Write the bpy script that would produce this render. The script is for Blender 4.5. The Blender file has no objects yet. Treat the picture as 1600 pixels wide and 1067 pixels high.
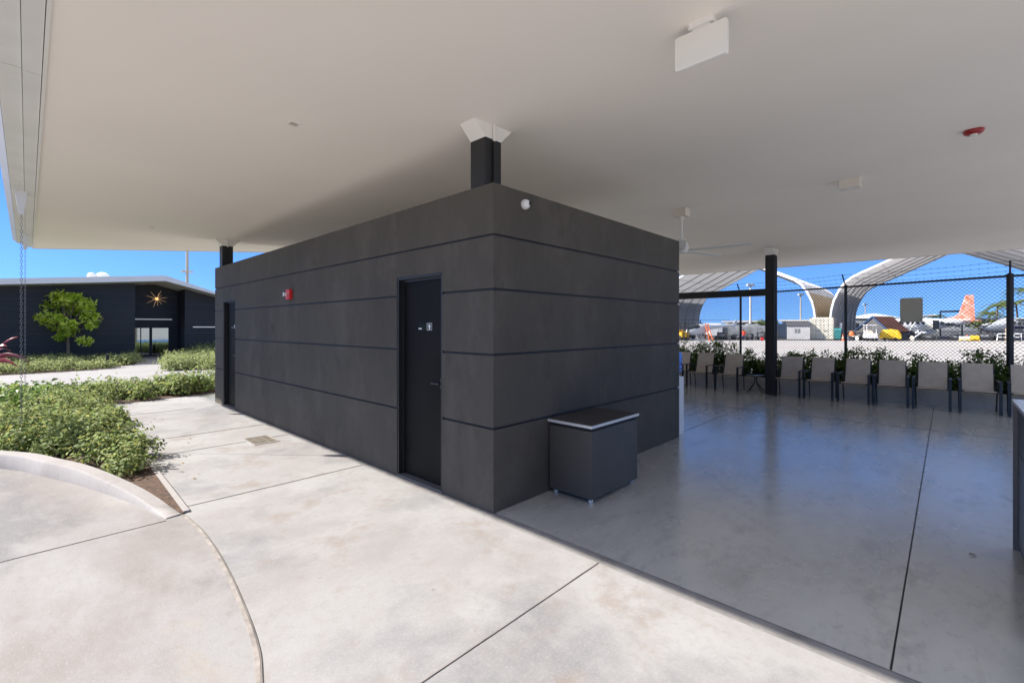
import bpy, bmesh, math, random
import numpy as np
from mathutils import Vector, Matrix
random.seed(7)
rng = np.random.default_rng(7)
PI = math.pi
S = bpy.context.scene
COL = S.collection

# ------------------------------------------------------------------ camera, sky, sun, exposure
EYE = 1.606
CAM = (-2.746, -2.821)
RX, RY = 0.6878, -0.7259          # camera right on the ground
FX, FY = 0.7259, 0.6878           # camera forward on the ground
YAW = math.atan2(RY, RX)
cam = bpy.data.cameras.new('camera')
cam.sensor_width = 36.0
cam.lens = 36.0 * 717.5 / 1600.0
cam.shift_y = -(533.5 - 510.0) / 1600.0
cam.clip_start = 0.05
cam.clip_end = 6000
co = bpy.data.objects.new('camera', cam)
co.location = (CAM[0], CAM[1], EYE)
co.rotation_euler = (PI / 2, 0, YAW)
COL.objects.link(co)
S.camera = co

SUN_EL = math.radians(37.3)
SX, SY = -0.65, 0.76              # horizontal direction towards the sun
SUN_ROT = math.atan2(SX, SY)
w = bpy.data.worlds.new('World')
S.world = w
w.use_nodes = True
nt = w.node_tree
bg = nt.nodes['Background']
sky = nt.nodes.new('ShaderNodeTexSky')
sky.sky_type = 'NISHITA'
sky.sun_disc = False
sky.sun_elevation = SUN_EL
sky.sun_rotation = SUN_ROT
sky.altitude = 1500
sky.air_density = 1.0
sky.dust_density = 0.0
sky.ozone_density = 5.0
hs = nt.nodes.new('ShaderNodeHueSaturation')
hs.inputs['Saturation'].default_value = 1.12
tcw = nt.nodes.new('ShaderNodeTexCoord')
lift = nt.nodes.new('ShaderNodeVectorMath'); lift.operation = 'ADD'; lift.inputs[1].default_value = (0, 0, 0.115)
nrmw = nt.nodes.new('ShaderNodeVectorMath'); nrmw.operation = 'NORMALIZE'
nt.links.new(tcw.outputs['Generated'], lift.inputs[0]); nt.links.new(lift.outputs[0], nrmw.inputs[0])
nt.links.new(nrmw.outputs[0], sky.inputs['Vector'])
nt.links.new(sky.outputs[0], hs.inputs['Color'])
tint = nt.nodes.new('ShaderNodeMix'); tint.data_type = 'RGBA'; tint.blend_type = 'MULTIPLY'; tint.inputs[0].default_value = 1.0
tint.inputs[7].default_value = (0.92, 1.0, 1.22, 1)
nt.links.new(hs.outputs[0], tint.inputs[6])
# unseen upper sky whitened and brightened to add fill light, blue towards the horizon
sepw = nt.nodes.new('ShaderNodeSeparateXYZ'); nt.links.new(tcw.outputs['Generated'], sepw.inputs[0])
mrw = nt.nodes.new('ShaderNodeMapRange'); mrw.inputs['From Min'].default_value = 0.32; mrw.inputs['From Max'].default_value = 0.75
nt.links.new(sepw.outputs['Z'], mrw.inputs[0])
sky_fill = nt.nodes.new('ShaderNodeMix'); sky_fill.data_type = 'RGBA'
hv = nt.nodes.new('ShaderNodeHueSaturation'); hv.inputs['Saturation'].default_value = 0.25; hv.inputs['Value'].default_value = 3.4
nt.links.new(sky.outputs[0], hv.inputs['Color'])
nt.links.new(mrw.outputs[0], sky_fill.inputs[0]); nt.links.new(tint.outputs[2], sky_fill.inputs[6]); nt.links.new(hv.outputs[0], sky_fill.inputs[7])
nt.links.new(sky_fill.outputs[2], bg.inputs['Color'])
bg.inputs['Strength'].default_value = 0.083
sl = bpy.data.lights.new('sun', 'SUN')
sl.energy = 4.8
sl.angle = math.radians(0.55)
sl.color = (1.0, 0.95, 0.885)
so = bpy.data.objects.new('sun', sl)
d = Vector((SX * math.cos(SUN_EL), SY * math.cos(SUN_EL), math.sin(SUN_EL)))
so.rotation_euler = d.to_track_quat('Z', 'Y').to_euler()
so.location = (-20, 20, 30)
COL.objects.link(so)
S.view_settings.view_transform = 'Standard'
S.view_settings.look = 'None'
S.view_settings.exposure = 1.12
S.view_settings.gamma = 1.0
S.cycles.diffuse_bounces = 6
S.cycles.max_bounces = 14
S.cycles.transparent_max_bounces = 24
S.cycles.caustics_reflective = False
S.cycles.caustics_refractive = False

# ------------------------------------------------------------------ helpers
def ray(px):
    k = (px - 800.0) / 717.5
    return FX + k * RX, FY + k * RY
def at(px, Z):                     # ground position seen in column px at depth Z metres
    u, v = ray(px)
    return CAM[0] + u * Z, CAM[1] + v * Z
def gp(px, py, z=0.0):             # where the line of sight meets height z
    Z = 717.5 * (EYE - z) / (py - 510.0)
    return at(px, Z)
def hz(py, Z):                     # height of row py at depth Z
    return EYE + (510.0 - py) / 717.5 * Z

class MB:
    def __init__(s):
        s.v = []; s.f = []; s.m = []
    def add(s, vs, fs, mi=0):
        o = len(s.v)
        s.v += [tuple(p) for p in vs]
        s.f += [tuple(i + o for i in f) for f in fs]
        s.m += [mi] * len(fs)
        return s
    def box(s, a, b, mi=0, M=None):
        x0, y0, z0 = a; x1, y1, z1 = b
        if x0 > x1: x0, x1 = x1, x0
        if y0 > y1: y0, y1 = y1, y0
        if z0 > z1: z0, z1 = z1, z0
        vs = [(x0,y0,z0),(x1,y0,z0),(x1,y1,z0),(x0,y1,z0),(x0,y0,z1),(x1,y0,z1),(x1,y1,z1),(x0,y1,z1)]
        if M is not None: vs = [M @ Vector(p) for p in vs]
        return s.add(vs, [(0,3,2,1),(4,5,6,7),(0,1,5,4),(1,2,6,5),(2,3,7,6),(3,0,4,7)], mi)
    def rbox(s, a, b, r, axis=2, mi=0, n=4, M=None):        # box with rounded edges along one axis
        lo = [min(a[i], b[i]) for i in range(3)]; hi = [max(a[i], b[i]) for i in range(3)]
        i, j = [k for k in range(3) if k != axis]
        pts = []
        for cx, cy, a0 in ((hi[i]-r, hi[j]-r, 0), (lo[i]+r, hi[j]-r, PI/2), (lo[i]+r, lo[j]+r, PI), (hi[i]-r, lo[j]+r, 1.5*PI)):
            for k in range(n + 1):
                t = a0 + PI / 2 * k / n
                pts.append((cx + r * math.cos(t), cy + r * math.sin(t)))
        return s.prism(pts, lo[axis], hi[axis], axis, mi, M)
    def prism(s, pts, z0, z1, axis=2, mi=0, M=None):        # outline extruded along an axis
        n = len(pts)
        def mk(p, z):
            q = [0, 0, 0]
            i, j = [k for k in range(3) if k != axis]
            q[i], q[j], q[axis] = p[0], p[1], z
            return Vector(q)
        vs = [mk(p, z0) for p in pts] + [mk(p, z1) for p in pts]
        if M is not None: vs = [M @ p for p in vs]
        fs = [tuple(range(n - 1, -1, -1)), tuple(range(n, 2 * n))]
        fs += [(k, (k + 1) % n, n + (k + 1) % n, n + k) for k in range(n)]
        return s.add(vs, fs, mi)
    def tube(s, pts, r, n=8, mi=0, cap=True, rad=None):
        pts = [Vector(p) for p in pts]
        rings = []
        up = None
        for i, p in enumerate(pts):
            t = (pts[min(i + 1, len(pts) - 1)] - pts[max(i - 1, 0)]).normalized()
            if up is None:
                up = Vector((0, 0, 1)) if abs(t.z) < 0.9 else Vector((1, 0, 0))
            a = t.cross(up).normalized(); b = a.cross(t).normalized(); up = b
            rr = rad[i] if rad else r
            rings.append([p + (a * math.cos(2*PI*k/n) + b * math.sin(2*PI*k/n)) * rr for k in range(n)])
        vs = [q for ring in rings for q in ring]
        fs = []
        for i in range(len(pts) - 1):
            for k in range(n):
                fs.append((i*n+k, i*n+(k+1) % n, (i+1)*n+(k+1) % n, (i+1)*n+k))
        if cap:
            fs.append(tuple(range(n - 1, -1, -1))); fs.append(tuple((len(pts)-1)*n + k for k in range(n)))
        return s.add(vs, fs, mi)
    def bar(s, a, b, w_, h_, mi=0):                          # square bar between two points
        a = Vector(a); b = Vector(b); t = (b - a).normalized()
        up = Vector((0, 0, 1)) if abs(t.z) < 0.95 else Vector((1, 0, 0))
        x = t.cross(up).normalized() * w_ / 2; y = x.cross(t).normalized() * h_ / 2
        vs = [a-x-y, a+x-y, a+x+y, a-x+y, b-x-y, b+x-y, b+x+y, b-x+y]
        return s.add(vs, [(0,3,2,1),(4,5,6,7),(0,1,5,4),(1,2,6,5),(2,3,7,6),(3,0,4,7)], mi)
    def ball(s, c, r, mi=0, nu=12, nv=8, sc=(1, 1, 1)):
        vs = [(c[0], c[1], c[2] + r * sc[2])]
        for j in range(1, nv):
            for i in range(nu):
                t = PI * j / nv; p = 2 * PI * i / nu
                vs.append((c[0] + r*sc[0]*math.sin(t)*math.cos(p), c[1] + r*sc[1]*math.sin(t)*math.sin(p), c[2] + r*sc[2]*math.cos(t)))
        vs.append((c[0], c[1], c[2] - r * sc[2]))
        fs = [(0, 1 + i, 1 + (i + 1) % nu) for i in range(nu)]
        for j in range(nv - 2):
            for i in range(nu):
                a = 1 + j * nu + i; b = 1 + j * nu + (i + 1) % nu
                fs.append((a, a + nu, b + nu, b))
        L = len(vs) - 1; o = 1 + (nv - 2) * nu
        fs += [(L, o + (i + 1) % nu, o + i) for i in range(nu)]
        return s.add(vs, fs, mi)
    def lathe(s, prof, c=(0, 0, 0), n=20, mi=0):            # prof: (r, z) from bottom to top
        vs = []
        for r, z in prof:
            for k in range(n):
                vs.append((c[0] + r*math.cos(2*PI*k/n), c[1] + r*math.sin(2*PI*k/n), c[2] + z))
        fs = []
        for i in range(len(prof) - 1):
            for k in range(n):
                fs.append((i*n+k, i*n+(k+1) % n, (i+1)*n+(k+1) % n, (i+1)*n+k))
        fs.append(tuple(range(n - 1, -1, -1))); fs.append(tuple((len(prof)-1)*n + k for k in range(n)))
        return s.add(vs, fs, mi)
    def loft(s, rings, mi=0, cap=True):
        n = len(rings[0])
        vs = [p for r in rings for p in r]
        fs = []
        for i in range(len(rings) - 1):
            for k in range(n):
                fs.append((i*n+k, i*n+(k+1) % n, (i+1)*n+(k+1) % n, (i+1)*n+k))
        if cap:
            fs.append(tuple(range(n - 1, -1, -1))); fs.append(tuple((len(rings)-1)*n + k for k in range(n)))
        return s.add(vs, fs, mi)
    def build(s, name, mats, parent=None, smooth=False, bevel=0.0):
        me = bpy.data.meshes.new(name)
        me.from_pydata([tuple(p) for p in s.v], [], s.f)
        if not isinstance(mats, (list, tuple)): mats = [mats]
        for m in mats: me.materials.append(m)
        me.polygons.foreach_set('material_index', s.m)
        bm = bmesh.new(); bm.from_mesh(me)
        bmesh.ops.recalc_face_normals(bm, faces=bm.faces)
        bm.to_mesh(me); bm.free()
        if smooth:
            me.polygons.foreach_set('use_smooth', [True] * len(me.polygons))
            me.set_sharp_from_angle(angle=math.radians(40))
        me.update()
        o = bpy.data.objects.new(name, me)
        COL.objects.link(o)
        if parent is not None: o.parent = parent
        if bevel > 0:
            b = o.modifiers.new('bevel', 'BEVEL'); b.width = bevel; b.segments = 2; b.limit_method = 'ANGLE'
            b.angle_limit = math.radians(50)
        return o

def tag(o, label=None, cat=None, group=None, kind=None):
    if label: o['label'] = label
    if cat: o['category'] = cat
    if group: o['group'] = group
    if kind: o['kind'] = kind
    return o
def empty(name, loc, rz=0.0, label=None, cat=None, group=None):
    o = bpy.data.objects.new(name, None)
    o.location = loc; o.rotation_euler = (0, 0, rz); o.empty_display_size = 0.2
    COL.objects.link(o)
    return tag(o, label, cat, group)
def copy_tree(o, parent=None):
    c = o.copy(); COL.objects.link(c)
    if parent is not None: c.parent = parent
    for ch in [x for x in bpy.data.objects if x.parent == o and x is not c]:
        copy_tree(ch, c)
    return c
def text_obj(name, body, size, M, mat, parent=None, depth=0.004):
    cu = bpy.data.curves.new(name, 'FONT'); cu.body = body; cu.size = size; cu.extrude = depth
    cu.align_x = 'CENTER'; cu.align_y = 'CENTER'
    t = bpy.data.objects.new(name, cu); COL.objects.link(t)
    bpy.context.view_layer.update()
    me = bpy.data.meshes.new_from_object(t.evaluated_get(bpy.context.evaluated_depsgraph_get()))
    bpy.data.objects.remove(t)
    me.transform(M)
    me.materials.clear(); me.materials.append(mat)
    o = bpy.data.objects.new(name, me); COL.objects.link(o)
    if parent is not None: o.parent = parent
    return o
def sheet(name, pts, z, mat, kind='structure'):
    o = MB().add([(p[0], p[1], z) for p in pts], [tuple(range(len(pts)))]).build(name, mat)
    if o.data.polygons[0].normal.z < 0: o.data.flip_normals()
    o['kind'] = kind
    return o

# ------------------------------------------------------------------ materials
def mat(name, col, rough=0.6, metal=0.0, spec=0.5, noise=0.0, scale=5.0, bump=0.0, bscale=40.0, col2=None, detail=6.0, coat=0.0, stretch=None):
    m = bpy.data.materials.new(name); m.use_nodes = True
    n = m.node_tree; p = n.nodes['Principled BSDF']
    p.inputs['Base Color'].default_value = (*col, 1)
    p.inputs['Roughness'].default_value = rough
    p.inputs['Metallic'].default_value = metal
    p.inputs['Specular IOR Level'].default_value = spec
    p.inputs['Coat Weight'].default_value = coat
    tc = n.nodes.new('ShaderNodeTexCoord')
    src = tc.outputs['Object']
    if stretch:
        mp = n.nodes.new('ShaderNodeMapping'); mp.inputs['Scale'].default_value = stretch
        n.links.new(src, mp.inputs[0]); src = mp.outputs[0]
    if noise > 0 or col2:
        t = n.nodes.new('ShaderNodeTexNoise'); t.inputs['Scale'].default_value = scale; t.inputs['Detail'].default_value = detail
        n.links.new(src, t.inputs['Vector'])
        r = n.nodes.new('ShaderNodeValToRGB')
        c2 = col2 if col2 else tuple(c * (1 - noise) for c in col)
        c1 = col if col2 else tuple(min(1, c * (1 + noise * 0.6)) for c in col)
        r.color_ramp.elements[0].position = 0.32; r.color_ramp.elements[1].position = 0.68
        r.color_ramp.elements[0].color = (*c2, 1); r.color_ramp.elements[1].color = (*c1, 1)
        n.links.new(t.outputs['Fac'], r.inputs[0]); n.links.new(r.outputs[0], p.inputs['Base Color'])
    if bump > 0:
        b = n.nodes.new('ShaderNodeTexNoise'); b.inputs['Scale'].default_value = bscale; b.inputs['Detail'].default_value = 4
        n.links.new(src, b.inputs['Vector'])
        bn = n.nodes.new('ShaderNodeBump'); bn.inputs['Strength'].default_value = bump; bn.inputs['Distance'].default_value = 0.01
        n.links.new(b.outputs['Fac'], bn.inputs['Height']); n.links.new(bn.outputs[0], p.inputs['Normal'])
    return m

def blotch(name, base, tints, rough=0.7, rough2=None, bump=0.06, bscale=90.0, spec=0.4, streak=None):
    """concrete: base colour, then stains (colour, scale, low, high, amount) mixed over it one by one"""
    m = bpy.data.materials.new(name); m.use_nodes = True
    n = m.node_tree; p = n.nodes['Principled BSDF']
    tc = n.nodes.new('ShaderNodeTexCoord')
    cur = None
    first = None
    for k, (col, sc, lo, hi, amt) in enumerate(tints):
        mp = n.nodes.new('ShaderNodeMapping'); mp.inputs['Location'].default_value = (k * 7.3, k * 3.1, k)
        if streak: mp.inputs['Scale'].default_value = streak
        n.links.new(tc.outputs['Object'], mp.inputs[0])
        t = n.nodes.new('ShaderNodeTexNoise'); t.inputs['Scale'].default_value = sc; t.inputs['Detail'].default_value = 9
        t.inputs['Roughness'].default_value = 0.66; t.inputs['Distortion'].default_value = 0.15
        n.links.new(mp.outputs[0], t.inputs['Vector'])
        mr = n.nodes.new('ShaderNodeMapRange'); mr.inputs['From Min'].default_value = lo; mr.inputs['From Max'].default_value = hi
        mr.inputs['To Max'].default_value = amt; mr.clamp = True
        n.links.new(t.outputs['Fac'], mr.inputs[0])
        if first is None: first = t
        mx = n.nodes.new('ShaderNodeMix'); mx.data_type = 'RGBA'
        if cur is None: mx.inputs[6].default_value = (*base, 1)
        else: n.links.new(cur, mx.inputs[6])
        mx.inputs[7].default_value = (*col, 1)
        n.links.new(mr.outputs[0], mx.inputs[0])
        cur = mx.outputs[2]
    n.links.new(cur, p.inputs['Base Color'])
    p.inputs['Specular IOR Level'].default_value = spec
    if rough2 is None: p.inputs['Roughness'].default_value = rough
    else:
        mr = n.nodes.new('ShaderNodeMapRange'); mr.inputs['From Min'].default_value = 0.35; mr.inputs['From Max'].default_value = 0.65
        mr.inputs['To Min'].default_value = rough; mr.inputs['To Max'].default_value = rough2
        n.links.new(first.outputs['Fac'], mr.inputs[0]); n.links.new(mr.outputs[0], p.inputs['Roughness'])
    b = n.nodes.new('ShaderNodeTexNoise'); b.inputs['Scale'].default_value = bscale; b.inputs['Detail'].default_value = 5
    n.links.new(tc.outputs['Object'], b.inputs['Vector'])
    bn = n.nodes.new('ShaderNodeBump'); bn.inputs['Strength'].default_value = bump; bn.inputs['Distance'].default_value = 0.008
    n.links.new(b.outputs['Fac'], bn.inputs['Height']); n.links.new(bn.outputs[0], p.inputs['Normal'])
    return m

def leafmat(name, cols, trans=0.35, rough=0.45):
    m = bpy.data.materials.new(name); m.use_nodes = True
    n = m.node_tree; p = n.nodes['Principled BSDF']; out = n.nodes['Material Output']
    g = n.nodes.new('ShaderNodeNewGeometry')
    r = n.nodes.new('ShaderNodeValToRGB')
    e = r.color_ramp.elements
    e[0].color = (*cols[0], 1); e[1].color = (*cols[-1], 1)
    for i, c in enumerate(cols[1:-1]):
        q = e.new((i + 1) / (len(cols) - 1)); q.color = (*c, 1)
    n.links.new(g.outputs['Random Per Island'], r.inputs[0])
    n.links.new(r.outputs[0], p.inputs['Base Color'])
    p.inputs['Roughness'].default_value = rough; p.inputs['Specular IOR Level'].default_value = 0.22
    tr = n.nodes.new('ShaderNodeBsdfTranslucent'); n.links.new(r.outputs[0], tr.inputs['Color'])
    mx = n.nodes.new('ShaderNodeMixShader'); mx.inputs[0].default_value = trans
    n.links.new(p.outputs[0], mx.inputs[1]); n.links.new(tr.outputs[0], mx.inputs[2]); n.links.new(mx.outputs[0], out.inputs['Surface'])
    return m

def emis(name, col, e, base=(0.8, 0.8, 0.8)):
    m = mat(name, base, 0.4)
    p = m.node_tree.nodes['Principled BSDF']
    p.inputs['Emission Color'].default_value = (*col, 1); p.inputs['Emission Strength'].default_value = e
    return m

M = {}
M['pave'] = blotch('pale_concrete', (0.318, 0.306, 0.297), [((0.262, 0.245, 0.233), 0.55, 0.44, 0.60, 0.9), ((0.36, 0.35, 0.341), 0.9, 0.48, 0.64, 0.8), ((0.165, 0.164, 0.168), 0.75, 0.51, 0.66, 0.75), ((0.235, 0.185, 0.15), 2.3, 0.54, 0.66, 0.55), ((0.25, 0.235, 0.225), 17.0, 0.50, 0.70, 0.45), ((0.37, 0.36, 0.35), 60.0, 0.52, 0.70, 0.5), ((0.13, 0.12, 0.11), 7.0, 0.665, 0.70, 0.5)], rough=0.8, bump=0.2, bscale=140)
M['drive'] = blotch('driveway_concrete', (0.268, 0.254, 0.244), [((0.21, 0.185, 0.168), 0.55, 0.44, 0.62, 0.9), ((0.315, 0.304, 0.296), 0.9, 0.48, 0.66, 0.7), ((0.15, 0.142, 0.138), 0.8, 0.51, 0.63, 0.8), ((0.32, 0.265, 0.195), 1.2, 0.58, 0.72, 0.5), ((0.22, 0.2, 0.19), 15.0, 0.5, 0.70, 0.45), ((0.33, 0.32, 0.31), 60.0, 0.52, 0.70, 0.45)], rough=0.8, bump=0.2, bscale=140, streak=(1.5, 0.8, 1))
M['kerb'] = blotch('kerb_concrete', (0.335, 0.31, 0.292), [((0.27, 0.24, 0.22), 1.6, 0.48, 0.66, 0.7), ((0.37, 0.355, 0.34), 5, 0.52, 0.72, 0.35), ((0.2, 0.18, 0.165), 20, 0.52, 0.72, 0.35)], rough=0.8, bump=0.12)
M['floor'] = blotch('polished_concrete', (0.56, 0.555, 0.51), [((0.42, 0.412, 0.372), 0.7, 0.42, 0.62, 0.75), ((0.6, 0.595, 0.55), 1.6, 0.5, 0.7, 0.6), ((0.26, 0.245, 0.23), 3.2, 0.53, 0.70, 0.55), ((0.3, 0.285, 0.27), 9, 0.54, 0.68, 0.4), ((0.58, 0.575, 0.53), 14, 0.5, 0.7, 0.3)], rough=0.16, rough2=0.32, bump=0.05, bscale=5, spec=0.9, streak=(0.8, 1.5, 1))
M['floor'].node_tree.nodes['Principled BSDF'].inputs['Coat Weight'].default_value = 1.0
M['floor'].node_tree.nodes['Principled BSDF'].inputs['Coat IOR'].default_value = 1.6
M['floor'].node_tree.nodes['Principled BSDF'].inputs['Coat Roughness'].default_value = 0.2
M['edge'] = blotch('floor_edge_concrete', (0.3, 0.285, 0.27), [((0.18, 0.17, 0.16), 3.0, 0.45, 0.65, 0.8), ((0.36, 0.34, 0.32), 7, 0.52, 0.7, 0.6)], rough=0.6, bump=0.1)
M['joint'] = mat('paving_joint', (0.235, 0.205, 0.18), 0.9, noise=0.4, scale=4)  # own tan colour of the joint strips in the paving
M['fjoint'] = mat('joint_filler', (0.012, 0.012, 0.013), 0.6)
M['seam'] = mat('seam_filler', (0.3, 0.265, 0.235), 0.8, noise=0.3, scale=12, bump=0.2)
M['tarmac'] = blotch('apron_concrete', (0.375, 0.353, 0.335), [((0.32, 0.30, 0.285), 0.09, 0.45, 0.65, 0.8), ((0.415, 0.393, 0.374), 0.35, 0.5, 0.7, 0.6)], rough=0.85, bump=0.05, streak=(1, 1, 1))
M['asphalt'] = mat('dark_asphalt', (0.06, 0.06, 0.062), 0.9, noise=0.3, scale=0.15)
M['earth'] = mat('far_ground', (0.4, 0.375, 0.345), 0.9, noise=0.3, scale=0.05)
M['path'] = blotch('path_concrete', (0.28, 0.264, 0.255), [((0.23, 0.214, 0.206), 0.6, 0.45, 0.65, 0.7), ((0.32, 0.306, 0.296), 1.5, 0.5, 0.7, 0.5)], rough=0.8)
M['soil'] = mat('bark_mulch', (0.13, 0.075, 0.045), 0.95, col2=(0.045, 0.028, 0.02), scale=22, bump=0.8, bscale=60)
M['yellowline'] = mat('faded_yellow_paint', (0.52, 0.36, 0.22), 0.8, noise=0.25, scale=1.5)
M['whiteline'] = mat('faded_white_paint', (0.62, 0.6, 0.57), 0.8, noise=0.2, scale=1.5)
M['soffit'] = mat('soffit_plaster', (0.90, 0.85, 0.785), 0.75, noise=0.025, scale=0.6, bump=0.03, bscale=120)
M['fascia'] = mat('white_painted_metal', (0.78, 0.77, 0.74), 0.45, noise=0.04, scale=1.5)
M['gutter'] = mat('gutter_metal', (0.74, 0.74, 0.72), 0.4, noise=0.05, scale=3.0)
M['rooftop'] = mat('roof_membrane', (0.7, 0.7, 0.68), 0.7)
M['wall'] = blotch('charcoal_render', (0.094, 0.083, 0.067), [((0.073, 0.065, 0.053), 0.8, 0.42, 0.66, 0.85), ((0.118, 0.104, 0.085), 2.0, 0.5, 0.68, 0.85), ((0.054, 0.049, 0.042), 4, 0.57, 0.73, 0.6), ((0.1, 0.092, 0.08), 34, 0.5, 0.72, 0.5)], rough=0.7, bump=0.22, bscale=190, spec=0.2, streak=(1.1, 1.1, 0.6))
M['groove'] = mat('groove_black', (0.012, 0.012, 0.014), 0.6)
M['door'] = mat('black_door_paint', (0.011, 0.0105, 0.010), 0.55, noise=0.3, scale=2, spec=0.1)
M['handle'] = mat('dark_bronze_handle', (0.05, 0.05, 0.052), 0.35, metal=0.6)
M['frame'] = mat('black_frame_paint', (0.012, 0.012, 0.012), 0.5)
M['threshold'] = mat('aluminium_sill', (0.16, 0.16, 0.16), 0.5, metal=0.3)
M['column'] = mat('black_column_paint', (0.012, 0.012, 0.012), 0.5, noise=0.2, scale=3)
M['white'] = mat('white_paint', (0.8, 0.78, 0.745), 0.5, noise=0.03, scale=4)
M['plastic'] = mat('white_plastic', (0.82, 0.81, 0.78), 0.35)
M['offwhite'] = mat('beige_plastic', (0.72, 0.67, 0.61), 0.45)
M['red'] = mat('red_plastic', (0.72, 0.025, 0.025), 0.4)
M['darkred'] = mat('dark_red_plastic', (0.3, 0.012, 0.015), 0.35)
M['lens'] = mat('clear_lens', (0.75, 0.75, 0.72), 0.12)
M['blacklens'] = mat('black_lens', (0.01, 0.01, 0.012), 0.1)
M['steel'] = mat('steel', (0.5, 0.5, 0.5), 0.3, metal=1.0)
M['chrome'] = mat('chrome', (0.7, 0.7, 0.7), 0.15, metal=1.0)
M['laminate'] = mat('charcoal_laminate', (0.068, 0.061, 0.053), 0.5, noise=0.1, scale=3, stretch=(1, 1, 0.3))
M['trim'] = mat('pale_edge_trim', (0.72, 0.70, 0.66), 0.3, metal=0.2)
M['counter'] = mat('dark_counter_panel', (0.03, 0.03, 0.032), 0.4)
M['countertop'] = mat('white_counter_top', (0.75, 0.76, 0.77), 0.12, spec=0.7)
M['edgepanel'] = mat('taupe_edge_panel', (0.16, 0.14, 0.125), 0.5)
M['sling'] = mat('taupe_mesh_sling', (0.52, 0.44, 0.345), 0.8, noise=0.1, scale=8, bump=0.3, bscale=400)
M['chairframe'] = mat('black_powder_coat', (0.012, 0.013, 0.015), 0.4)
M['tabletop'] = mat('dark_glass_top', (0.02, 0.025, 0.03), 0.12, spec=0.8)
M['planter'] = blotch('planter_concrete', (0.5, 0.45, 0.39), [((0.34, 0.29, 0.245), 2.5, 0.45, 0.65, 0.7), ((0.56, 0.51, 0.45), 8, 0.5, 0.7, 0.5)], rough=0.85, bump=0.15)
M['fence'] = mat('black_vinyl', (0.01, 0.01, 0.011), 0.5)
M['barb'] = mat('rusty_barbed_wire', (0.06, 0.045, 0.035), 0.7)
M['signback'] = mat('grey_sign_back', (0.5, 0.47, 0.38), 0.6)
M['chain'] = mat('galvanised_chain', (0.2, 0.21, 0.23), 0.5, metal=0.6)
M['black'] = mat('black_rubber', (0.015, 0.015, 0.016), 0.7)
M['farwall'] = mat('black_cladding', (0.016, 0.018, 0.022), 0.5, noise=0.2, scale=0.7)
M['farline'] = mat('cladding_seam_sheen', (0.05, 0.055, 0.065), 0.4)  # seams paler than the cladding, their reflected light put into the colour
M['farfascia'] = mat('pale_grey_fascia', (0.72, 0.72, 0.7), 0.5)
M['glass'] = mat('door_glass', (0.34, 0.38, 0.38), 0.03, metal=1.0)
M['led'] = emis('strip_lamp', (1, 1, 1), 0.12, (0.6, 0.6, 0.6))
M['gold'] = emis('warm_gold_lamp', (1.0, 0.55, 0.2), 0.8, (0.7, 0.45, 0.15))
M['brass'] = emis('brass_rod', (1.0, 0.62, 0.3), 0.12, (0.6, 0.42, 0.22))
M['trunk'] = mat('tree_bark', (0.2, 0.15, 0.11), 0.9, noise=0.3, scale=12, bump=0.4, bscale=40)
M['stem'] = mat('twig', (0.1, 0.085, 0.055), 0.9)
M['cover'] = leafmat('ground_cover_leaf', [(0.10, 0.16, 0.035), (0.20, 0.27, 0.075), (0.32, 0.38, 0.15), (0.25, 0.32, 0.11), (0.40, 0.44, 0.22), (0.13, 0.20, 0.05), (0.46, 0.42, 0.12), (0.34, 0.40, 0.18), (0.18, 0.26, 0.08)], 0.5, 0.6)
M['coverdark'] = leafmat('glossy_dark_leaf', [(0.06, 0.13, 0.02), (0.11, 0.2, 0.035), (0.17, 0.28, 0.05), (0.24, 0.34, 0.08)], 0.45, 0.4)
M['hedge'] = leafmat('far_bed_leaf', [(0.16, 0.20, 0.06), (0.27, 0.31, 0.12), (0.38, 0.41, 0.19), (0.32, 0.36, 0.15)], 0.5, 0.6)
M['treeleaf'] = leafmat('tree_leaf', [(0.2, 0.32, 0.02), (0.5, 0.66, 0.06), (0.78, 0.88, 0.14), (0.92, 0.95, 0.32)], 0.66, 0.5)
M['shrubleaf'] = leafmat('planter_shrub_leaf', [(0.05, 0.10, 0.016), (0.09, 0.16, 0.03), (0.14, 0.22, 0.045), (0.2, 0.25, 0.07)], 0.5, 0.5)
M['palmleaf'] = leafmat('palm_leaf', [(0.06, 0.11, 0.03), (0.12, 0.17, 0.05), (0.24, 0.22, 0.07)], 0.35, 0.5)
M['tileaf'] = leafmat('red_plant_leaf', [(0.14, 0.02, 0.03), (0.28, 0.03, 0.035), (0.2, 0.05, 0.06), (0.42, 0.06, 0.05)], 0.3, 0.25)
M['fabric'] = leafmat('pale_hangar_fabric', [(0.62, 0.61, 0.6), (0.62, 0.61, 0.6)], 0.17, 0.8)
M['fabricshade'] = mat('shaded_hangar_fabric', (0.36, 0.29, 0.19), 0.8, noise=0.1, scale=0.4)  # same pale fabric, with the shade of the side walls put into the colour
M['rim'] = mat('white_hangar_rim', (0.85, 0.85, 0.85), 0.6)
M['truss'] = mat('hangar_truss', (0.42, 0.42, 0.42), 0.6)
M['planewhite'] = mat('aircraft_white', (0.82, 0.82, 0.82), 0.3)
M['planegrey'] = mat('aircraft_pale_grey', (0.5, 0.53, 0.56), 0.35)
M['window'] = mat('dark_window', (0.015, 0.018, 0.02), 0.15)
M['navy'] = mat('navy_lettering', (0.01, 0.02, 0.09), 0.5)
M['tail'] = mat('orange_tail_paint', (0.78, 0.2, 0.09), 0.4, col2=(0.85, 0.58, 0.48), scale=1.6, detail=5)
M['orange'] = mat('orange_paint', (0.75, 0.17, 0.04), 0.5, noise=0.1, scale=4)
M['yellow'] = mat('yellow_tarpaulin', (0.7, 0.42, 0.015), 0.6, noise=0.25, scale=2.5, bump=0.5, bscale=3)
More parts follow.
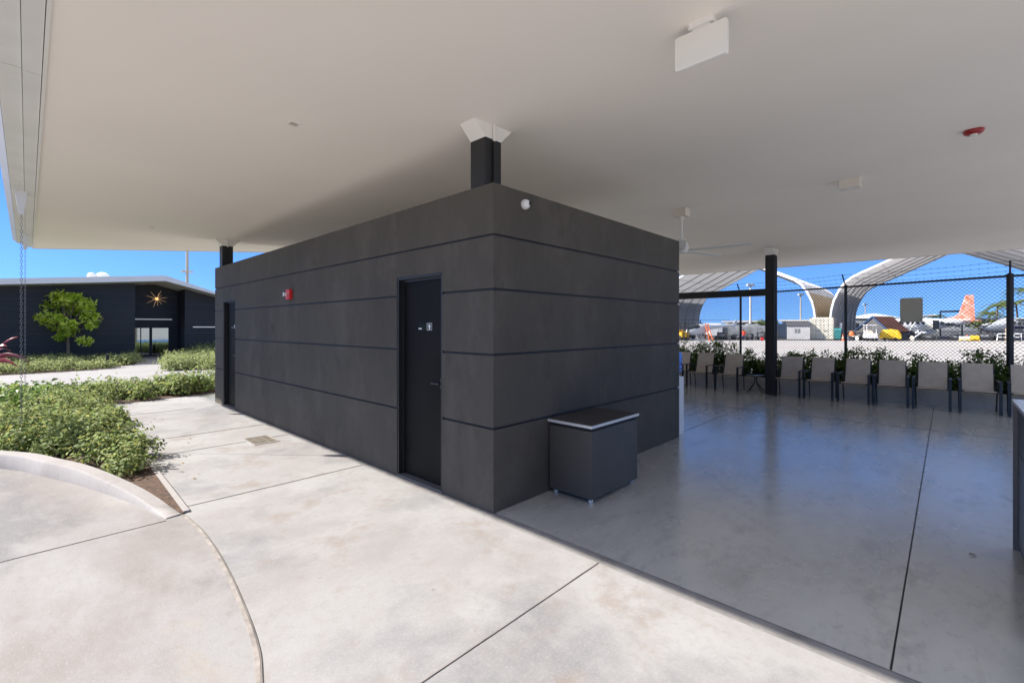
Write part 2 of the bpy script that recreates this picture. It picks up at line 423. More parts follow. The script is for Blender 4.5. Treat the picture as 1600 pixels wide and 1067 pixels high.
M['cream'] = mat('cream_container_paint', (0.72, 0.67, 0.55), 0.55, noise=0.1, scale=1.2)
M['rust'] = mat('dark_hinge', (0.13, 0.11, 0.08), 0.7)
M['shedwall'] = mat('pale_shed_wall', (0.52, 0.51, 0.5), 0.7, noise=0.06, scale=2)
M['sheltergrey'] = mat('grey_canvas', (0.11, 0.11, 0.115), 0.8, noise=0.2, scale=1.5)
M['shedroof'] = mat('dark_shed_roof', (0.06, 0.062, 0.07), 0.8)
M['darkblue'] = mat('dark_blue_steel', (0.03, 0.05, 0.09), 0.6, noise=0.2, scale=1)
M['bluemetal'] = mat('blue_trim_metal', (0.02, 0.06, 0.16), 0.5)
M['browncanvas'] = mat('red_brown_roof', (0.09, 0.03, 0.02), 0.8, noise=0.3, scale=0.8)
M['greytarp'] = mat('grey_cover', (0.2, 0.21, 0.22), 0.8, noise=0.3, scale=0.9, bump=0.6, bscale=2)
M['teal'] = mat('teal_paint', (0.03, 0.2, 0.2), 0.5)
M['grime'] = mat('dark_machinery', (0.05, 0.05, 0.052), 0.7, noise=0.4, scale=3)
M['galv'] = mat('tan_pole_paint', (0.42, 0.36, 0.28), 0.6)
M['terminal'] = mat('pale_terminal_wall', (0.66, 0.62, 0.57), 0.7, noise=0.08, scale=0.2)
M['skin'] = mat('skin', (0.4, 0.22, 0.14), 0.6)
M['shirt'] = mat('orange_red_shirt', (0.75, 0.09, 0.04), 0.8)
M['jeans'] = mat('blue_jeans', (0.08, 0.16, 0.34), 0.85)
M['hair'] = mat('dark_hair', (0.02, 0.015, 0.012), 0.7)
M['bottle'] = mat('blue_water_bottle', (0.10, 0.28, 0.75), 0.1)
M['bottledark'] = mat('blue_bottle_band', (0.03, 0.09, 0.32), 0.15)
M['grate'] = mat('bronze_grate', (0.26, 0.225, 0.175), 0.6, noise=0.3, scale=10)
M['stencil'] = mat('sign_green_black', (0.010, 0.017, 0.015), 0.65, spec=0.15)
M['signwhite'] = mat('sign_white', (0.8, 0.82, 0.8), 0.5)

# ------------------------------------------------------------------ foliage
def leaf_object(name, P, N, L, W, material, parent=None, spread=0.55):
    """P points, N outward directions, L length, W width per leaf: one folded six-vertex leaf each"""
    n = len(P)
    P = np.asarray(P, float); N = np.asarray(N, float)
    N = N + rng.normal(0, spread, (n, 3)); N /= np.linalg.norm(N, axis=1)[:, None] + 1e-9
    T = rng.normal(0, 1, (n, 3)); T -= (T * N).sum(1)[:, None] * N
    T /= np.linalg.norm(T, axis=1)[:, None] + 1e-9
    B = np.cross(N, T)
    L = np.broadcast_to(L, n)[:, None]; W = np.broadcast_to(W, n)[:, None]
    fold = 0.22
    a = P - T * L * 0.5
    b = P + T * L * 0.5 - N * L * 0.12
    m1 = P - T * L * 0.12 + B * W * 0.5 + N * W * fold
    m2 = P - T * L * 0.12 - B * W * 0.5 + N * W * fold
    m3 = P + T * L * 0.2 + B * W * 0.42 + N * W * fold * 0.6
    m4 = P + T * L * 0.2 - B * W * 0.42 + N * W * fold * 0.6
    V = np.stack([a, m1, m3, b, m4, m2], 1).reshape(-1, 3)
    me = bpy.data.meshes.new(name)
    me.vertices.add(6 * n); me.vertices.foreach_set('co', V.ravel())
    idx = np.array([0, 3, 2, 1, 0, 5, 4, 3])
    LI = (np.arange(n)[:, None] * 6 + idx[None]).ravel()
    me.loops.add(8 * n); me.loops.foreach_set('vertex_index', LI)
    me.polygons.add(2 * n); me.polygons.foreach_set('loop_start', np.arange(2 * n) * 4)
    me.materials.append(material)
    me.update(calc_edges=True); me.validate()
    o = bpy.data.objects.new(name, me); COL.objects.link(o)
    if parent is not None: o.parent = parent
    return o

def inpoly(x, y, poly):
    poly = np.asarray(poly); r = np.zeros(len(x), bool); j = len(poly) - 1
    for i in range(len(poly)):
        xi, yi = poly[i]; xj, yj = poly[j]
        c = ((yi > y) != (yj > y)) & (x < (xj - xi) * (y - yi) / (yj - yi + 1e-12) + xi)
        r ^= c; j = i
    return r
def fnoise(x, y, s):
    return (np.sin(x*s*1.7 + 1.3) * np.cos(y*s*1.3 + .4) + np.sin(x*s*3.1 + y*s*2.3 + 2) * .5 + np.cos(y*s*4.7 - x*s*1.9) * .35) / 1.85

# ------------------------------------------------------------------ ground and paving
sheet('ground', [(-3000, -3000), (3000, -3000), (3000, 3000), (-3000, 3000)], -0.03, M['earth'])
sheet('pavement', [(-14, -12), (-0.075, -12), (-0.075, 9.95), (-14, 9.0)], 0.0, M['pave'])
KIN = [(-8.5, 9.6), (-6.5, 8.6), (-5.2, 7.6), (-4.0, 6.35), (-2.956, 4.917), (-2.62, 4.15), (-2.38, 3.50), (-2.113, 2.606), (-1.958, 1.897)]
KH = [.165, .165, .165, .165, .165, .162, .148, .085, .012]
KW = [.16, .16, .16, .16, .15, .15, .145, .135, .12]
SEAM = [(-1.84, 1.90), (-1.815, 1.5), (-1.822, 1.066), (-1.845, .7), (-1.882, .306), (-1.951, -.239), (-2.031, -.566), (-2.25, -1.2), (-2.75, -2.1), (-3.6, -3.2), (-5, -4.4)]
def smooth_line(pts, k=6):
    out = []
    n = len(pts)
    for i in range(n - 1):
        p0 = pts[max(i-1, 0)]; p1 = pts[i]; p2 = pts[i+1]; p3 = pts[min(i+2, n-1)]
        for j in range(k):
            t = j / k
            out.append(tuple(0.5 * (2*b + (c-a)*t + (2*a-5*b+4*c-e)*t*t + (3*b-a-3*c+e)*t**3) for a, b, c, e in zip(p0, p1, p2, p3)))
    out.append(tuple(pts[-1]))
    return out
K = smooth_line([(x, y, h, ww) for (x, y), h, ww in zip(KIN, KH, KW)])
kin = []; kout = []
for i, (x, y, h, ww) in enumerate(K):
    a = K[max(i-1, 0)]; b = K[min(i+1, len(K)-1)]
    tx, ty = b[0]-a[0], b[1]-a[1]; l = math.hypot(tx, ty)
    nx, ny = -ty/l, tx/l
    kin.append((x, y, h)); kout.append((x + nx*ww, y + ny*ww, h))
# the road-side slab of the driveway
seam = smooth_line(SEAM, 5)
sheet('driveway', [(k[0]+.02, k[1]+.02) for k in kin] + [(-1.9, 1.9)] + [(s[0], s[1]) for s in seam] + [(-14, -4.6), (-14, 9.6)], 0.004, M['drive'])
mb = MB()
rings = []
for (a, b) in zip(kin, kout):
    dx, dy = b[0]-a[0], b[1]-a[1]
    e = min(0.02, a[2]*0.4)
    rings.append([(a[0], a[1], -0.02), (a[0]+dx*.02, a[1]+dy*.02, a[2]-e), (a[0]+dx*.12, a[1]+dy*.12, a[2]), (a[0]+dx*.9, a[1]+dy*.9, b[2]), (b[0], b[1], b[2]-e), (b[0], b[1], -0.02)])
mb.loft(rings)
tag(mb.build('kerb', M['kerb'], smooth=True), kind='structure')
mb = MB()
for i in range(len(seam) - 1):
    (x0, y0), (x1, y1) = seam[i], seam[i+1]
    mb.bar((x0, y0, 0.001), (x1, y1, 0.001), 0.022, 0.013)
    mb.bar((x0 + .016, y0, 0.001), (x1 + .016, y1, 0.001), 0.005, 0.010, 1)
tag(mb.build('pavement_seam', [M['seam'], M['joint']]), kind='structure')
mb = MB()
def jstrip(a, b, wd=0.004, z=0.0025, mi=0):
    mb.bar((a[0], a[1], z), (b[0], b[1], z), wd, 0.004, mi)
jstrip((-0.08, -1.10), (-8, -1.10), 0.0055)
jstrip((-0.08, 2.10), (-1.76, 2.10)); jstrip((-.08, 5.3), (-1.7, 5.3), .004)
jstrip((-0.5, 7.9), (-1.66, 7.9), .004)
jstrip((-1.96, 1.855), (-14, 1.80), 0.0045, .006)
jstrip((-1.72, 4.28), (-0.64, 4.28), .004); jstrip((-0.32, 4.28), (-.08, 4.28), .004)
tag(mb.build('pavement_joint', M['joint']), kind='structure')
sheet('floor_edge', [(-0.075, -12), (0.02, -12), (0.02, 10.0), (-0.075, 10.0)], 0.001, M['edge'])
sheet('floor', [(0.02, -12), (9.95, -12), (9.95, 14), (0.02, 14)], 0.003, M['floor'])
mb = MB()
for y in (-2.63, .1, 3.9, -8.6):
    mb.bar((0.03, y, 0.004), (9.92, y, 0.004), 0.008 if y < 0 else .004, 0.004)
mb.bar((6.85, -12, 0.004), (6.85, 13, 0.004), 0.003, 0.004)
tag(mb.build('floor_joint', M['fjoint']), kind='structure')
mb = MB(); mb.bar((0.022, -12, .002), (0.022, 0.0, .002), .006, .005)
tag(mb.build('floor_edge_joint', M['joint']), kind='structure')

# planting bed soil, far path, apron
BED = [(k[0], k[1]) for k in kout[8:]] + [(-1.80, 1.95), (-1.745, 4.7), (-1.66, 7.0), (-1.56, 9.6), (0.35, 10.0), (5, 10.2), (5, 11.7), (-9, 11.9), (-9, 9.4)]
sheet('planting_bed', BED, 0.012, M['soil'])
mb = MB()
ed = [(-1.80, 1.95), (-1.745, 4.7), (-1.66, 7.0), (-1.57, 9.55)]
for a, b in zip(ed, ed[1:]): mb.bar((*a, 0.007), (*b, 0.007), 0.045, 0.02)
tag(mb.build('bed_edging', M['kerb']), kind='structure')
sheet('path', [(-30, 12.0), (9, 12.0), (9, 17.1), (2.0, 17.0), (0.75, 17.6), (1.35, 22), (2.2, 24.5), (3.0, 25), (3.0, 28.2), (0.95, 28.2), (.95, 25), (.42, 22.2), (-1.0, 19.99), (-3.36, 19.6), (-30, 19.2)], 0.004, M['path'])
FARBED = [(-14, 19.4), (-3.36, 19.62), (-1.0, 20.0), (.40, 22.2), (.9, 25), (.9, 26.4), (-14, 26.4)]
RBED = [(.78, 17.65), (2.0, 17.05), (9, 17.15), (9, 26.4), (3.05, 26.4), (2.3, 24.4), (1.4, 22)]
sheet('far_bed', FARBED, 0.01, M['soil'])
sheet('right_bed', RBED, 0.01, M['soil'])
sheet('apron', [(10.0, -400), (700, -400), (700, 14), (700, 400), (10.0, 400)], -0.005, M['tarmac'])
mb = MB()
def rp(x, Z): return CAM[0] + x*RX + Z*FX, CAM[1] + x*RY + Z*FY
sheet('ramp', [rp(-40, 53.6), rp(30, 53.2), rp(48, 50.8), rp(200, 50.0), rp(400, 300), rp(-60, 300)], 0.002, M['asphalt'])
mb.bar((*rp(-20, 36.5), 0.0), (*rp(60, 35.5), 0.0), 0.35, 0.004)
tag(mb.build('apron_line', M['yellowline']), kind='structure')
mb = MB()
mb.bar((*rp(13.0, 31.0), 0.0), (*rp(16.2, 30.7), 0.0), 0.25, 0.004)
tag(mb.build('apron_marking', M['whiteline']), kind='structure')

# ------------------------------------------------------------------ the black restroom building
HW = 2.84; LX = 3.756; LY = 8.48
D1 = (0.706, 1.495, 2.13); D2 = (7.10, 7.876, 2.125)
rb = empty('restroom_building', (0, 0, 0), 0, 'charcoal rendered box building with grooved walls and two black doors under the white canopy', 'building')
mb = MB()
G = [0.0, 0.726, 1.362, 1.927, 2.396, HW]
gw = 0.0105
P_ = 0.016                                       # panel thickness, the groove depth
T_ = 0.22                                        # wall thickness
# core behind the panels (seen in the grooves)
def core(y0, y1, z0, z1): mb.box((P_, y0, z0), (T_, y1, z1), 1)
core(P_, D1[0]-.004, 0, HW-.02); core(D1[1]+.004, D2[0]-.004, 0, HW-.02); core(D2[1]+.004, LY-P_, 0, HW-.02)
core(D1[0]-.004, D1[1]+.004, D1[2]+.004, HW-.02); core(D2[0]-.004, D2[1]+.004, D2[2]+.004, HW-.02)
mb.box((T_, P_, 0), (LX-P_, T_, HW-.02), 1)
mb.box((T_, LY-T_, 0), (LX-P_, LY-P_, HW-.02), 1)
mb.box((LX-T_, T_, 0), (LX-P_, LY-T_, HW-.02), 1)
for i in range(5):
    z0 = G[i] + (gw if i else 0.006); z1 = G[i+1] - (gw if i < 4 else 0)
    segs = [(0, D1[0]), (D1[1], D2[0]), (D2[1], LY)]
    if z0 >= D1[2]: mb.box((0, 0, z0), (P_+.002, LY, z1))
    elif z1 <= D1[2]:
        for a, b in segs: mb.box((0, a, z0), (P_+.002, b, z1))
    else:
        pts = [(0, z0), (D1[0], z0), (D1[0], D1[2]), (D1[1], D1[2]), (D1[1], z0), (D2[0], z0), (D2[0], D2[2]), (D2[1], D2[2]), (D2[1], z0), (LY, z0), (LY, z1), (0, z1)]
        mb.prism(pts, 0, P_+.002, 0)
    mb.box((P_+.002, 0, z0), (LX, P_+.002, z1))
    mb.box((LX-P_-.002, P_+.002, z0), (LX, LY, z1))
    mb.box((P_+.002, LY-P_-.002, z0), (LX-P_-.002, LY, z1))
# coping over the parapet
mb.box((0.012, 0.012, HW-.02), (T_+.01, LY-.012, HW-.004), 0); mb.box((T_+.01, .012, HW-.02), (LX-.012, T_, HW-.004), 0)
mb.box((T_+.01, LY-T_, HW-.02), (LX-.012, LY-.012, HW-.004), 0); mb.box((LX-T_, T_, HW-.02), (LX-.012, LY-T_, HW-.004), 0)
MB().box((T_+.001, T_+.001, HW-.25), (LX-T_-.001, LY-T_-.001, HW-.18)).build('flat_roof', M['rooftop'], rb)
wl = mb.build('wall', [M['wall'], M['groove']], rb)
for z in (.726, 1.362, 1.927, 2.396): MB().box((LX-.03, -.004, z-gw+.001), (LX+.006, .02, z+gw-.001)).build('groove_end', M['white'], rb)
mb = MB(); mb.box((1.21, -.0015, 2.41), (1.214, .001, 2.487)); mb.build('wall_scratch', M['wall'], rb)
for (y0, y1, zt), isfar in ((D1, False), (D2, True)):
    mb = MB()
    R_ = 0.075
    mb.box((0.006, y0, 0.0), (T_-.01, y0+.028, zt)); mb.box((0.006, y1-.028, 0.0), (T_-.01, y1, zt)); mb.box((0.006, y0+.028, zt-.028), (T_-.01, y1-.028, zt))
    mb.box((R_-.022, y1-.05, 0), (R_-.002, y1-.028, zt-.028)); mb.box((R_-.022, y0+.028, zt-.05), (R_-.002, y1-.05, zt-.028))
    mb.build('door_frame', M['frame'], rb)
    mb = MB(); mb.box((-.004, y0+.002, .0045), (R_+.02, y1-.002, .02)); mb.build('door_sill', M['threshold'], rb)
    dr = MB().box((R_, y0+.031, .024), (R_+.045, y1-.031, zt-.031)).build('door', M['door'], rb, bevel=.002)
    if isfar: tag(dr, 'far black restroom door deep in its recess')
    hb = MB(); hb.rbox((R_-.010, y0+.075, .98), (R_, y0+.115, 1.10), .018, 0, 0)
    hb.tube([(R_-.002, y0+.095, 1.04), (R_-.05, y0+.095, 1.04), (R_-.052, y0+.115, 1.04), (R_-.05, y0+.215, 1.04)], .009)
    hb.build('handle', M['handle'], dr, smooth=True)
    # restroom sign: black plate, white panel outline with a standing figure, a small white word at lower left
    cy = (y0 + y1)/2 - .022; cz = 1.603
    sg = MB()
    sg.box((R_-.004, cy-.116, cz-.037), (R_-.0005, cy+.116, cz+.037), 0)
    x0, x1 = R_-.0065, R_-.004
    t = .0035
    ya, yb = cy-.115, cy-.032                     # right-hand panel (towards smaller y)
    sg.box((x0, ya, cz-.036), (x1, yb, cz-.036+t), 1); sg.box((x0, ya, cz+.036-t), (x1, yb, cz+.036), 1)
    sg.box((x0, ya, cz-.036+t), (x1, ya+t, cz+.036-t), 1); sg.box((x0, yb-t, cz-.036+t), (x1, yb, cz+.036-t), 1)
    m0 = (ya+yb)/2
    sg.prism([(m0+.008*math.cos(k*PI/5), cz+.0235+.0055*math.sin(k*PI/5)) for k in range(10)], x0, x1, 0, 1)
    sg.prism([(m0-.017, cz+.017), (m0+.017, cz+.017), (m0+.017, cz-.004), (m0+.010, cz-.004), (m0+.010, cz-.029), (m0-.010, cz-.029), (m0-.010, cz-.004), (m0-.017, cz-.004)], x0, x1, 0, 1)
    sg.box((x0, cy+.06, cz-.027), (x1, cy+.113, cz-.014), 1)
    sg.build('restroom_sign', [M['stencil'], M['signwhite']], dr)

# fire alarm on the left wall
fa = empty('fire_alarm', (0, 4.406, 2.09), 0, 'red fire alarm horn with clear strobe on the charcoal wall', 'alarm')
MB().rbox((-.05, -.075, -.075), (-.001, .07, .075), .012, 0).build('body', M['red'], fa, bevel=.005)
mb = MB()
for k in range(5): mb.box((-.0525, -.055, -.05 + k*.012), (-.05, -.008, -.044 + k*.012))
mb.build('speaker_grille', M['darkred'], fa)
MB().rbox((-.095, .012, -.03), (-.05, .05, .028), .01, 0).build('strobe', M['lens'], fa, smooth=True)
lt = text_obj('lettering', 'FIRE', .034, Matrix(((0,0,-1,-.0515),(-1,0,0,-.038),(0,1,0,0),(0,0,0,1))) @ Matrix.Rotation(PI/2, 4, 'Z'), M['signwhite'], fa, .001)

# dome camera
sc_ = empty('security_camera', (.393, 0, 2.723), 0, 'white round security camera with dark lens high on the charcoal wall', 'camera')
Mx = Matrix.Rotation(PI/2, 4, 'X')
def tf(o, mtx): o.data.transform(mtx); return o
tf(MB().lathe([(.044, .0), (.047, .012), (.044, .03), (.034, .046), (.02, .053), (.004, .055)], n=28).build('housing', M['plastic'], sc_, smooth=True), Mx)
o = MB().lathe([(.018, .0), (.019, .012), (.016, .02), (.004, .022)], n=20).build('lens', M['blacklens'], sc_, smooth=True)
tf(o, Matrix.Translation((.022, -.043, .003)) @ Matrix.Rotation(.5, 4, 'Z') @ Mx)

# ------------------------------------------------------------------ canopy roof
XL, XR, XK = -2.655, 12.38, 4.75
ZL, ZR, ZK = 3.334, 3.33, 3.557
YN = -4.35
YL, YK, YR = 11.84, 7.46, 11.9
TH = .30
pr = empty('canopy_roof', (XK, 0, ZK), 0, 'broad white canopy roof with low ridge, smooth soffit and gutter over the waiting area', 'roof')
def loc(p): return (p[0]-XK, p[1], p[2]-ZK)
mb = MB()
v = [(XL, YN, ZL), (XK, YN, ZK), (XR, YN, ZR), (XL, YL, ZL), (XK, YK, ZK), (XR, YR, ZR)]
mb.add([loc(p) for p in v], [(0, 1, 4, 3), (1, 2, 5, 4)])
mb.build('soffit', M['soffit'], pr)
mb = MB()
vt = [(x, y, z + TH) for x, y, z in v]
mb.add([loc(p) for p in vt], [(0, 3, 4, 1), (1, 4, 5, 2)])
mb.build('roof_deck', M['rooftop'], pr)
mb = MB()
for a, b in ((3, 4), (4, 5), (5, 2), (2, 1), (1, 0), (0, 3)):
    p, q = Vector(v[a]), Vector(v[b]); tdir = (q - p).normalized(); nrm = Vector((tdir.y, -tdir.x, 0)).normalized()
    if nrm.dot(Vector(((p.x+q.x)/2 - XK, (p.y+q.y)/2 - 1, 0))) < 0: nrm = -nrm
    o_ = nrm * .02; up = Vector((0, 0, TH + .01)); dn = Vector((0, 0, -.012))
    vs = [p+dn, q+dn, q+dn+o_, p+dn+o_, p+up, q+up, q+up+o_, p+up+o_]
    mb.add([loc(k) for k in vs], [(0,3,2,1),(4,5,6,7),(0,1,5,4),(1,2,6,5),(2,3,7,6),(3,0,4,7)])
mb.build('fascia', M['fascia'], pr)
mb = MB()                                          # box gutter outside the left eave, three abutting lengths of metal
gl = [YN, -2.0, 1.7, 5.2, 8.2, 11.3]
for a, b in zip(gl, gl[1:]):
    a += .004; b -= .004
    mb.box(loc((XL-.115, a, ZL-.004)), loc((XL-.024, b + (.4 if b > 11 else 0), ZL+.27)))
    mb.box(loc((XL-.235, a, ZL+.01)), loc((XL-.118, b, ZL+.24)))
    mb.add([loc(p) for p in [(XL-.238, a, ZL+.02), (XL-.30, a, ZL+.075), (XL-.30, a, ZL+.26), (XL-.238, a, ZL+.26), (XL-.238, b, ZL+.02), (XL-.30, b, ZL+.075), (XL-.30, b, ZL+.26), (XL-.238, b, ZL+.26)]],
           [(0,1,2,3),(7,6,5,4),(0,4,5,1),(1,5,6,2),(2,6,7,3),(3,7,4,0)])
mb.build('gutter', M['gutter'], pr)
for (x, y) in ((-2.55, 9.0), ):
    pass
# rain chains from the gutter
for k, (x, y, lab) in enumerate(((-2.80, 5.85, 'nearer rain chain hanging from a white funnel under the gutter'), (-2.775, 9.75, 'farther rain chain hanging from a white funnel at the far end of the gutter'))):
    rc = empty('rain_chain', (x, y, 0), 0, lab, 'rain chain', 'rain chains on the left eave')
    MB().loft([[(-.06,-.05,3.345),(.06,-.05,3.345),(.06,.05,3.345),(-.06,.05,3.345)], [(-.022,-.022,3.05),(.022,-.022,3.05),(.022,.022,3.05),(-.022,.022,3.05)]]).build('funnel', M['gutter'], rc)
    mb = MB(); z = 3.06; i = 0
    while z > .05:
        a = 0 if i % 2 else PI/2
        pts = []
        for q in range(11):
            t = 2*PI*q/10
            pts.append((.011*math.cos(t)*math.cos(a), .011*math.cos(t)*math.sin(a), z - .03 + .024*math.sin(t)))
        mb.tube(pts, .0025, 4, cap=False)
        z -= .039; i += 1
    mb.build('chain', M['chain'], rc)

# columns: black shafts with white flared caps
def zceil(x): return ZL + (ZK-ZL)*(x-XL)/(XK-XL) if x < XK else ZK + (ZR-ZK)*(x-XK)/(XR-XK)
def column(x, y, base, lab, flare=.1):
    c = empty('canopy_column', (x, y, base), 0, lab, 'column', 'black canopy columns')
    h = .1015; zt = 3.285 - base; zc = zceil(x) - base + .012
    mb = MB(); mb.rbox((-h, -h, 0), (h, h, zt), .012, 2); mb.box((-.018, -h-.022, 0), (.018, -h+.001, zt - .02)); mb.box((-.02, h-.001, 0), (.02, h+.022, zt-.03))
    mb.build('shaft', M['column'], c)
    mb = MB(); e = h + flare
    mb.loft([[(-h+.012,-h+.012,zt-.03),(h-.012,-h+.012,zt-.03),(h-.012,h-.012,zt-.03),(-h+.012,h-.012,zt-.03)], [(-h+.004,-h+.004,zt+.001),(h-.004,-h+.004,zt+.001),(h-.004,h-.004,zt+.001),(-h+.004,h-.004,zt+.001)], [(-e,-h+.004,zc),(e,-h+.004,zc),(e,h-.004,zc),(-e,h-.004,zc)]])
    mb.build('cap', M['white'], c)
    MB().tube([(0, -h-.008, zt-.025), (0, -h-.008, zc)], .014, 10).build('conduit', M['white'], c, smooth=True)
    return c
column(.142, .245, HW-.19, 'black canopy column rising over the near corner of the charcoal building', .145)
column(.142, 8.22, HW-.19, 'black canopy column at the far left end of the charcoal building', .145)
column(9.365, .203, .003, 'tall black canopy column standing between the chairs and the small table', .12)
column(9.365, 8.22, .003, 'black canopy column behind the charcoal building at the far end of the beam', .12)
bm_ = MB().box((9.30, .31, 2.335), (9.43, 8.115, 2.50)).build('cross_beam', M['column'])
tag(bm_, 'black steel beam running between two canopy columns above the chairs', 'beam')

# ------------------------------------------------------------------ things on the ceiling
zc0 = zceil(0.0)
em = empty('ceiling_panel_unit', (0.0, -1.76, zc0), 0, 'flat white rectangular unit hung on a bracket from the ceiling', 'ceiling unit')
MB().rbox((-.012, -.153, 3.165-zc0), (.022, .153, 3.368-zc0), .014, 0).build('panel', M['plastic'], em, smooth=False, bevel=.004)
mb = MB(); mb.rbox((-.02, -.075, -.03), (.06, .075, .003), .02, 2); mb.box((.0, -.055, -.09), (.012, .055, -.02))
mb.build('bracket', M['plastic'], em, bevel=.004)
MB().box((.024, -.12, 3.172-zc0), (.034, .12, 3.36-zc0)).build('back_plate', M['gutter'], em)
z = zceil(3.62)
rs = empty('fire_beacon', (3.62, -3.01, z), 0, 'round dark red fire beacon on the ceiling at upper right', 'alarm')
MB().lathe([(.055, -.042), (.072, -.03), (.078, -.008), (.075, .003)], n=28).build('body', M['darkred'], rs, smooth=True)
MB().lathe([(.012, -.058), (.026, -.052), (.03, -.04)], n=18).build('strobe', M['lens'], rs, smooth=True)
z = zceil(4.81)
jb = empty('junction_box', (4.80, -1.88, z), 0, 'small pale box without a fan on the ceiling ridge', 'ceiling box')
MB().box((-.075, -.115, -.115), (.075, .115, .004)).build('housing', M['offwhite'], jb, bevel=.003)
MB().lathe([(.012, -.121), (.04, -.118), (.042, -.113)], n=20).build('cover_disc', M['white'], jb, smooth=True)
for x, y, lab in ((*[a for a in (lambda Z: at(459, Z))(4.02)], 'small recessed square light in the near ceiling'), (*at(237, 8.2), 'small recessed square light in the far left ceiling')):
    z = zceil(x)
    l_ = empty('recessed_light', (x, y, z), 0, lab, 'ceiling light', 'small recessed ceiling lights')
    mb = MB()
    for a, b in (((-.045, -.045), (.045, -.033)), ((-.045, .033), (.045, .045)), ((-.045, -.033), (-.033, .033)), ((.033, -.033), (.045, .033))): mb.box((*a, -.007), (*b, .002))
    mb.build('trim', M['white'], l_)
    MB().box((-.033, -.033, -.003), (.033, .033, -.001)).build('lens', M['signback'], l_)
# ceiling fan on the ridge
fz = ZK
fan = empty('ceiling_fan', (4.75, .39, fz), 0, 'white ceiling fan on a long rod behind the charcoal building', 'fan')
MB().box((-.085, -.10, -.13), (.085, .10, .004)).build('canopy_box', M['offwhite'], fan, bevel=.003)
mb = MB(); mb.tube([(0, 0, -.12), (0, 0, -.55)], .02, 12); mb.lathe([(.03, -.19), (.04, -.16), (.045, -.125)]); mb.build('rod', M['white'], fan, smooth=True)
mb = MB(); mb.lathe([(.03, -.745), (.085, -.735), (.11, -.70), (.115, -.65), (.10, -.58), (.05, -.53), (.022, -.51)], n=28); mb.build('motor', M['white'], fan, smooth=True)
for k in range(5):
    a = math.radians(-84 + 72*k)
    Mr = Matrix.Rotation(a, 4, 'Z') @ Matrix.Translation((0, 0, -.69)) @ Matrix.Rotation(math.radians(-9), 4, 'X')
    mb = MB()
    mb.prism([(.10, -.03), (.22, -.045), (.6, -.055), (1.02, -.062), (1.06, -.05), (1.06, .03), (1.02, .05), (.6, .06), (.22, .05), (.10, .03)], -.004, .004, 2, 0, Mr)
    mb.build('blade', M['plastic'], fan)

# ------------------------------------------------------------------ rolling cabinet, water cooler, counter, drain
cb = empty('rolling_cabinet', (.734, -.51, .003), 0, 'low charcoal cabinet on casters with pale edged top against the charcoal wall', 'cabinet')
W_, D_ = .83, .485
MB().box((0, 0, .045), (W_, D_, .655)).build('body', M['laminate'], cb, bevel=.003)
MB().box((.014, .014, .655), (W_-.014, D_-.005, .686)).build('shadow_gap', M['groove'], cb)
mb = MB(); mb.box((-.018, -.012, .686), (W_+.018, D_+.01, .711)); mb.build('top', M['trim'], cb, bevel=.002)
MB().box((-.012, -.006, .7112), (W_+.012, D_+.006, .7128)).build('top_laminate', M['laminate'], cb)
for x, y in ((.045, .04), (W_-.045, .04), (.045, D_-.05), (W_-.045, D_-.05)):
    mb = MB(); mb.tube([(x-.009, y, .019), (x+.009, y, .019)], .019, 14); mb.box((x-.014, y-.012, .022), (x-.01, y+.016, .046), 1); mb.box((x+.01, y-.012, .022), (x+.014, y+.016, .046), 1); mb.box((x-.02, y-.02, .04), (x+.02, y+.02, .0455), 1)
    mb.build('caster', [M['lens'], M['chrome']], cb, smooth=True)

wc = empty('water_cooler', (3.885, .18, .003), 0, 'white water cooler with a blue bottle at the end of the charcoal wall', 'water cooler')
mb = MB(); mb.rbox((-.105, -.15, 0), (.125, .15, .86), .03, 2, n=5); mb.build('body', M['plastic'], wc, bevel=.01)
mb = MB(); mb.lathe([(.05, .865), (.05, .90), (.11, .935), (.118, .95), (.118, 1.0), (.112, 1.01), (.118, 1.02), (.118, 1.08), (.112, 1.09), (.118, 1.10), (.118, 1.18), (.105, 1.215), (.07, 1.235), (.0, 1.24)], (.03, -.03, 0), 26); mb.build('bottle', M['bottle'], wc, smooth=True)
mb = MB(); mb.lathe([(.1195, .955), (.1195, .995)], (.03, -.03, 0), 26); mb.lathe([(.1195, 1.03), (.1195, 1.07)], (.03, -.03, 0), 26); mb.build('bottle_band', M['bottledark'], wc, smooth=True)

ct = empty('service_counter', (1.5, -3.4, .003), 0, 'dark counter with white top at the right edge of the floor', 'counter')
mb = MB(); mb.box((-.8, -.45, .06), (.62, .212, .705)); mb.box((-.8, -.45, .712), (.62, .212, 1.055)); mb.box((-.75, -.43, 0), (.60, .19, .06)); mb.build('body', M['counter'], ct)
MB().box((.62, -.45, 0), (.65, .235, 1.055)).build('end_panel', M['edgepanel'], ct)
MB().box((-.8, -.47, 1.055), (.66, .24, 1.079)).build('countertop', M['countertop'], ct, bevel=.002)

dg = empty('drain_grate', (-.475, 4.218, 0), 0, 'small bronze drain grate set in the pale concrete', 'drain')
mb = MB()
mb.box((-.165, -.26, .001), (.165, -.235, .007)); mb.box((-.165, .235, .001), (.165, .26, .007)); mb.box((-.165, -.235, .001), (-.145, .235, .007)); mb.box((.145, -.235, .001), (.165, .235, .007))
mb.build('frame', M['kerb'], dg)
mb = MB()
for k in range(18): mb.box((-.145, -.232 + k*.026, .001), (.145, -.216 + k*.026, .006))
for x in (-.05, .05): mb.box((x-.008, -.235, .001), (x+.008, .235, .0052))
mb.box((-.145, -.235, .0005), (.145, .235, .0015), 1)
mb.build('bars', [M['grate'], M['groove']], dg)

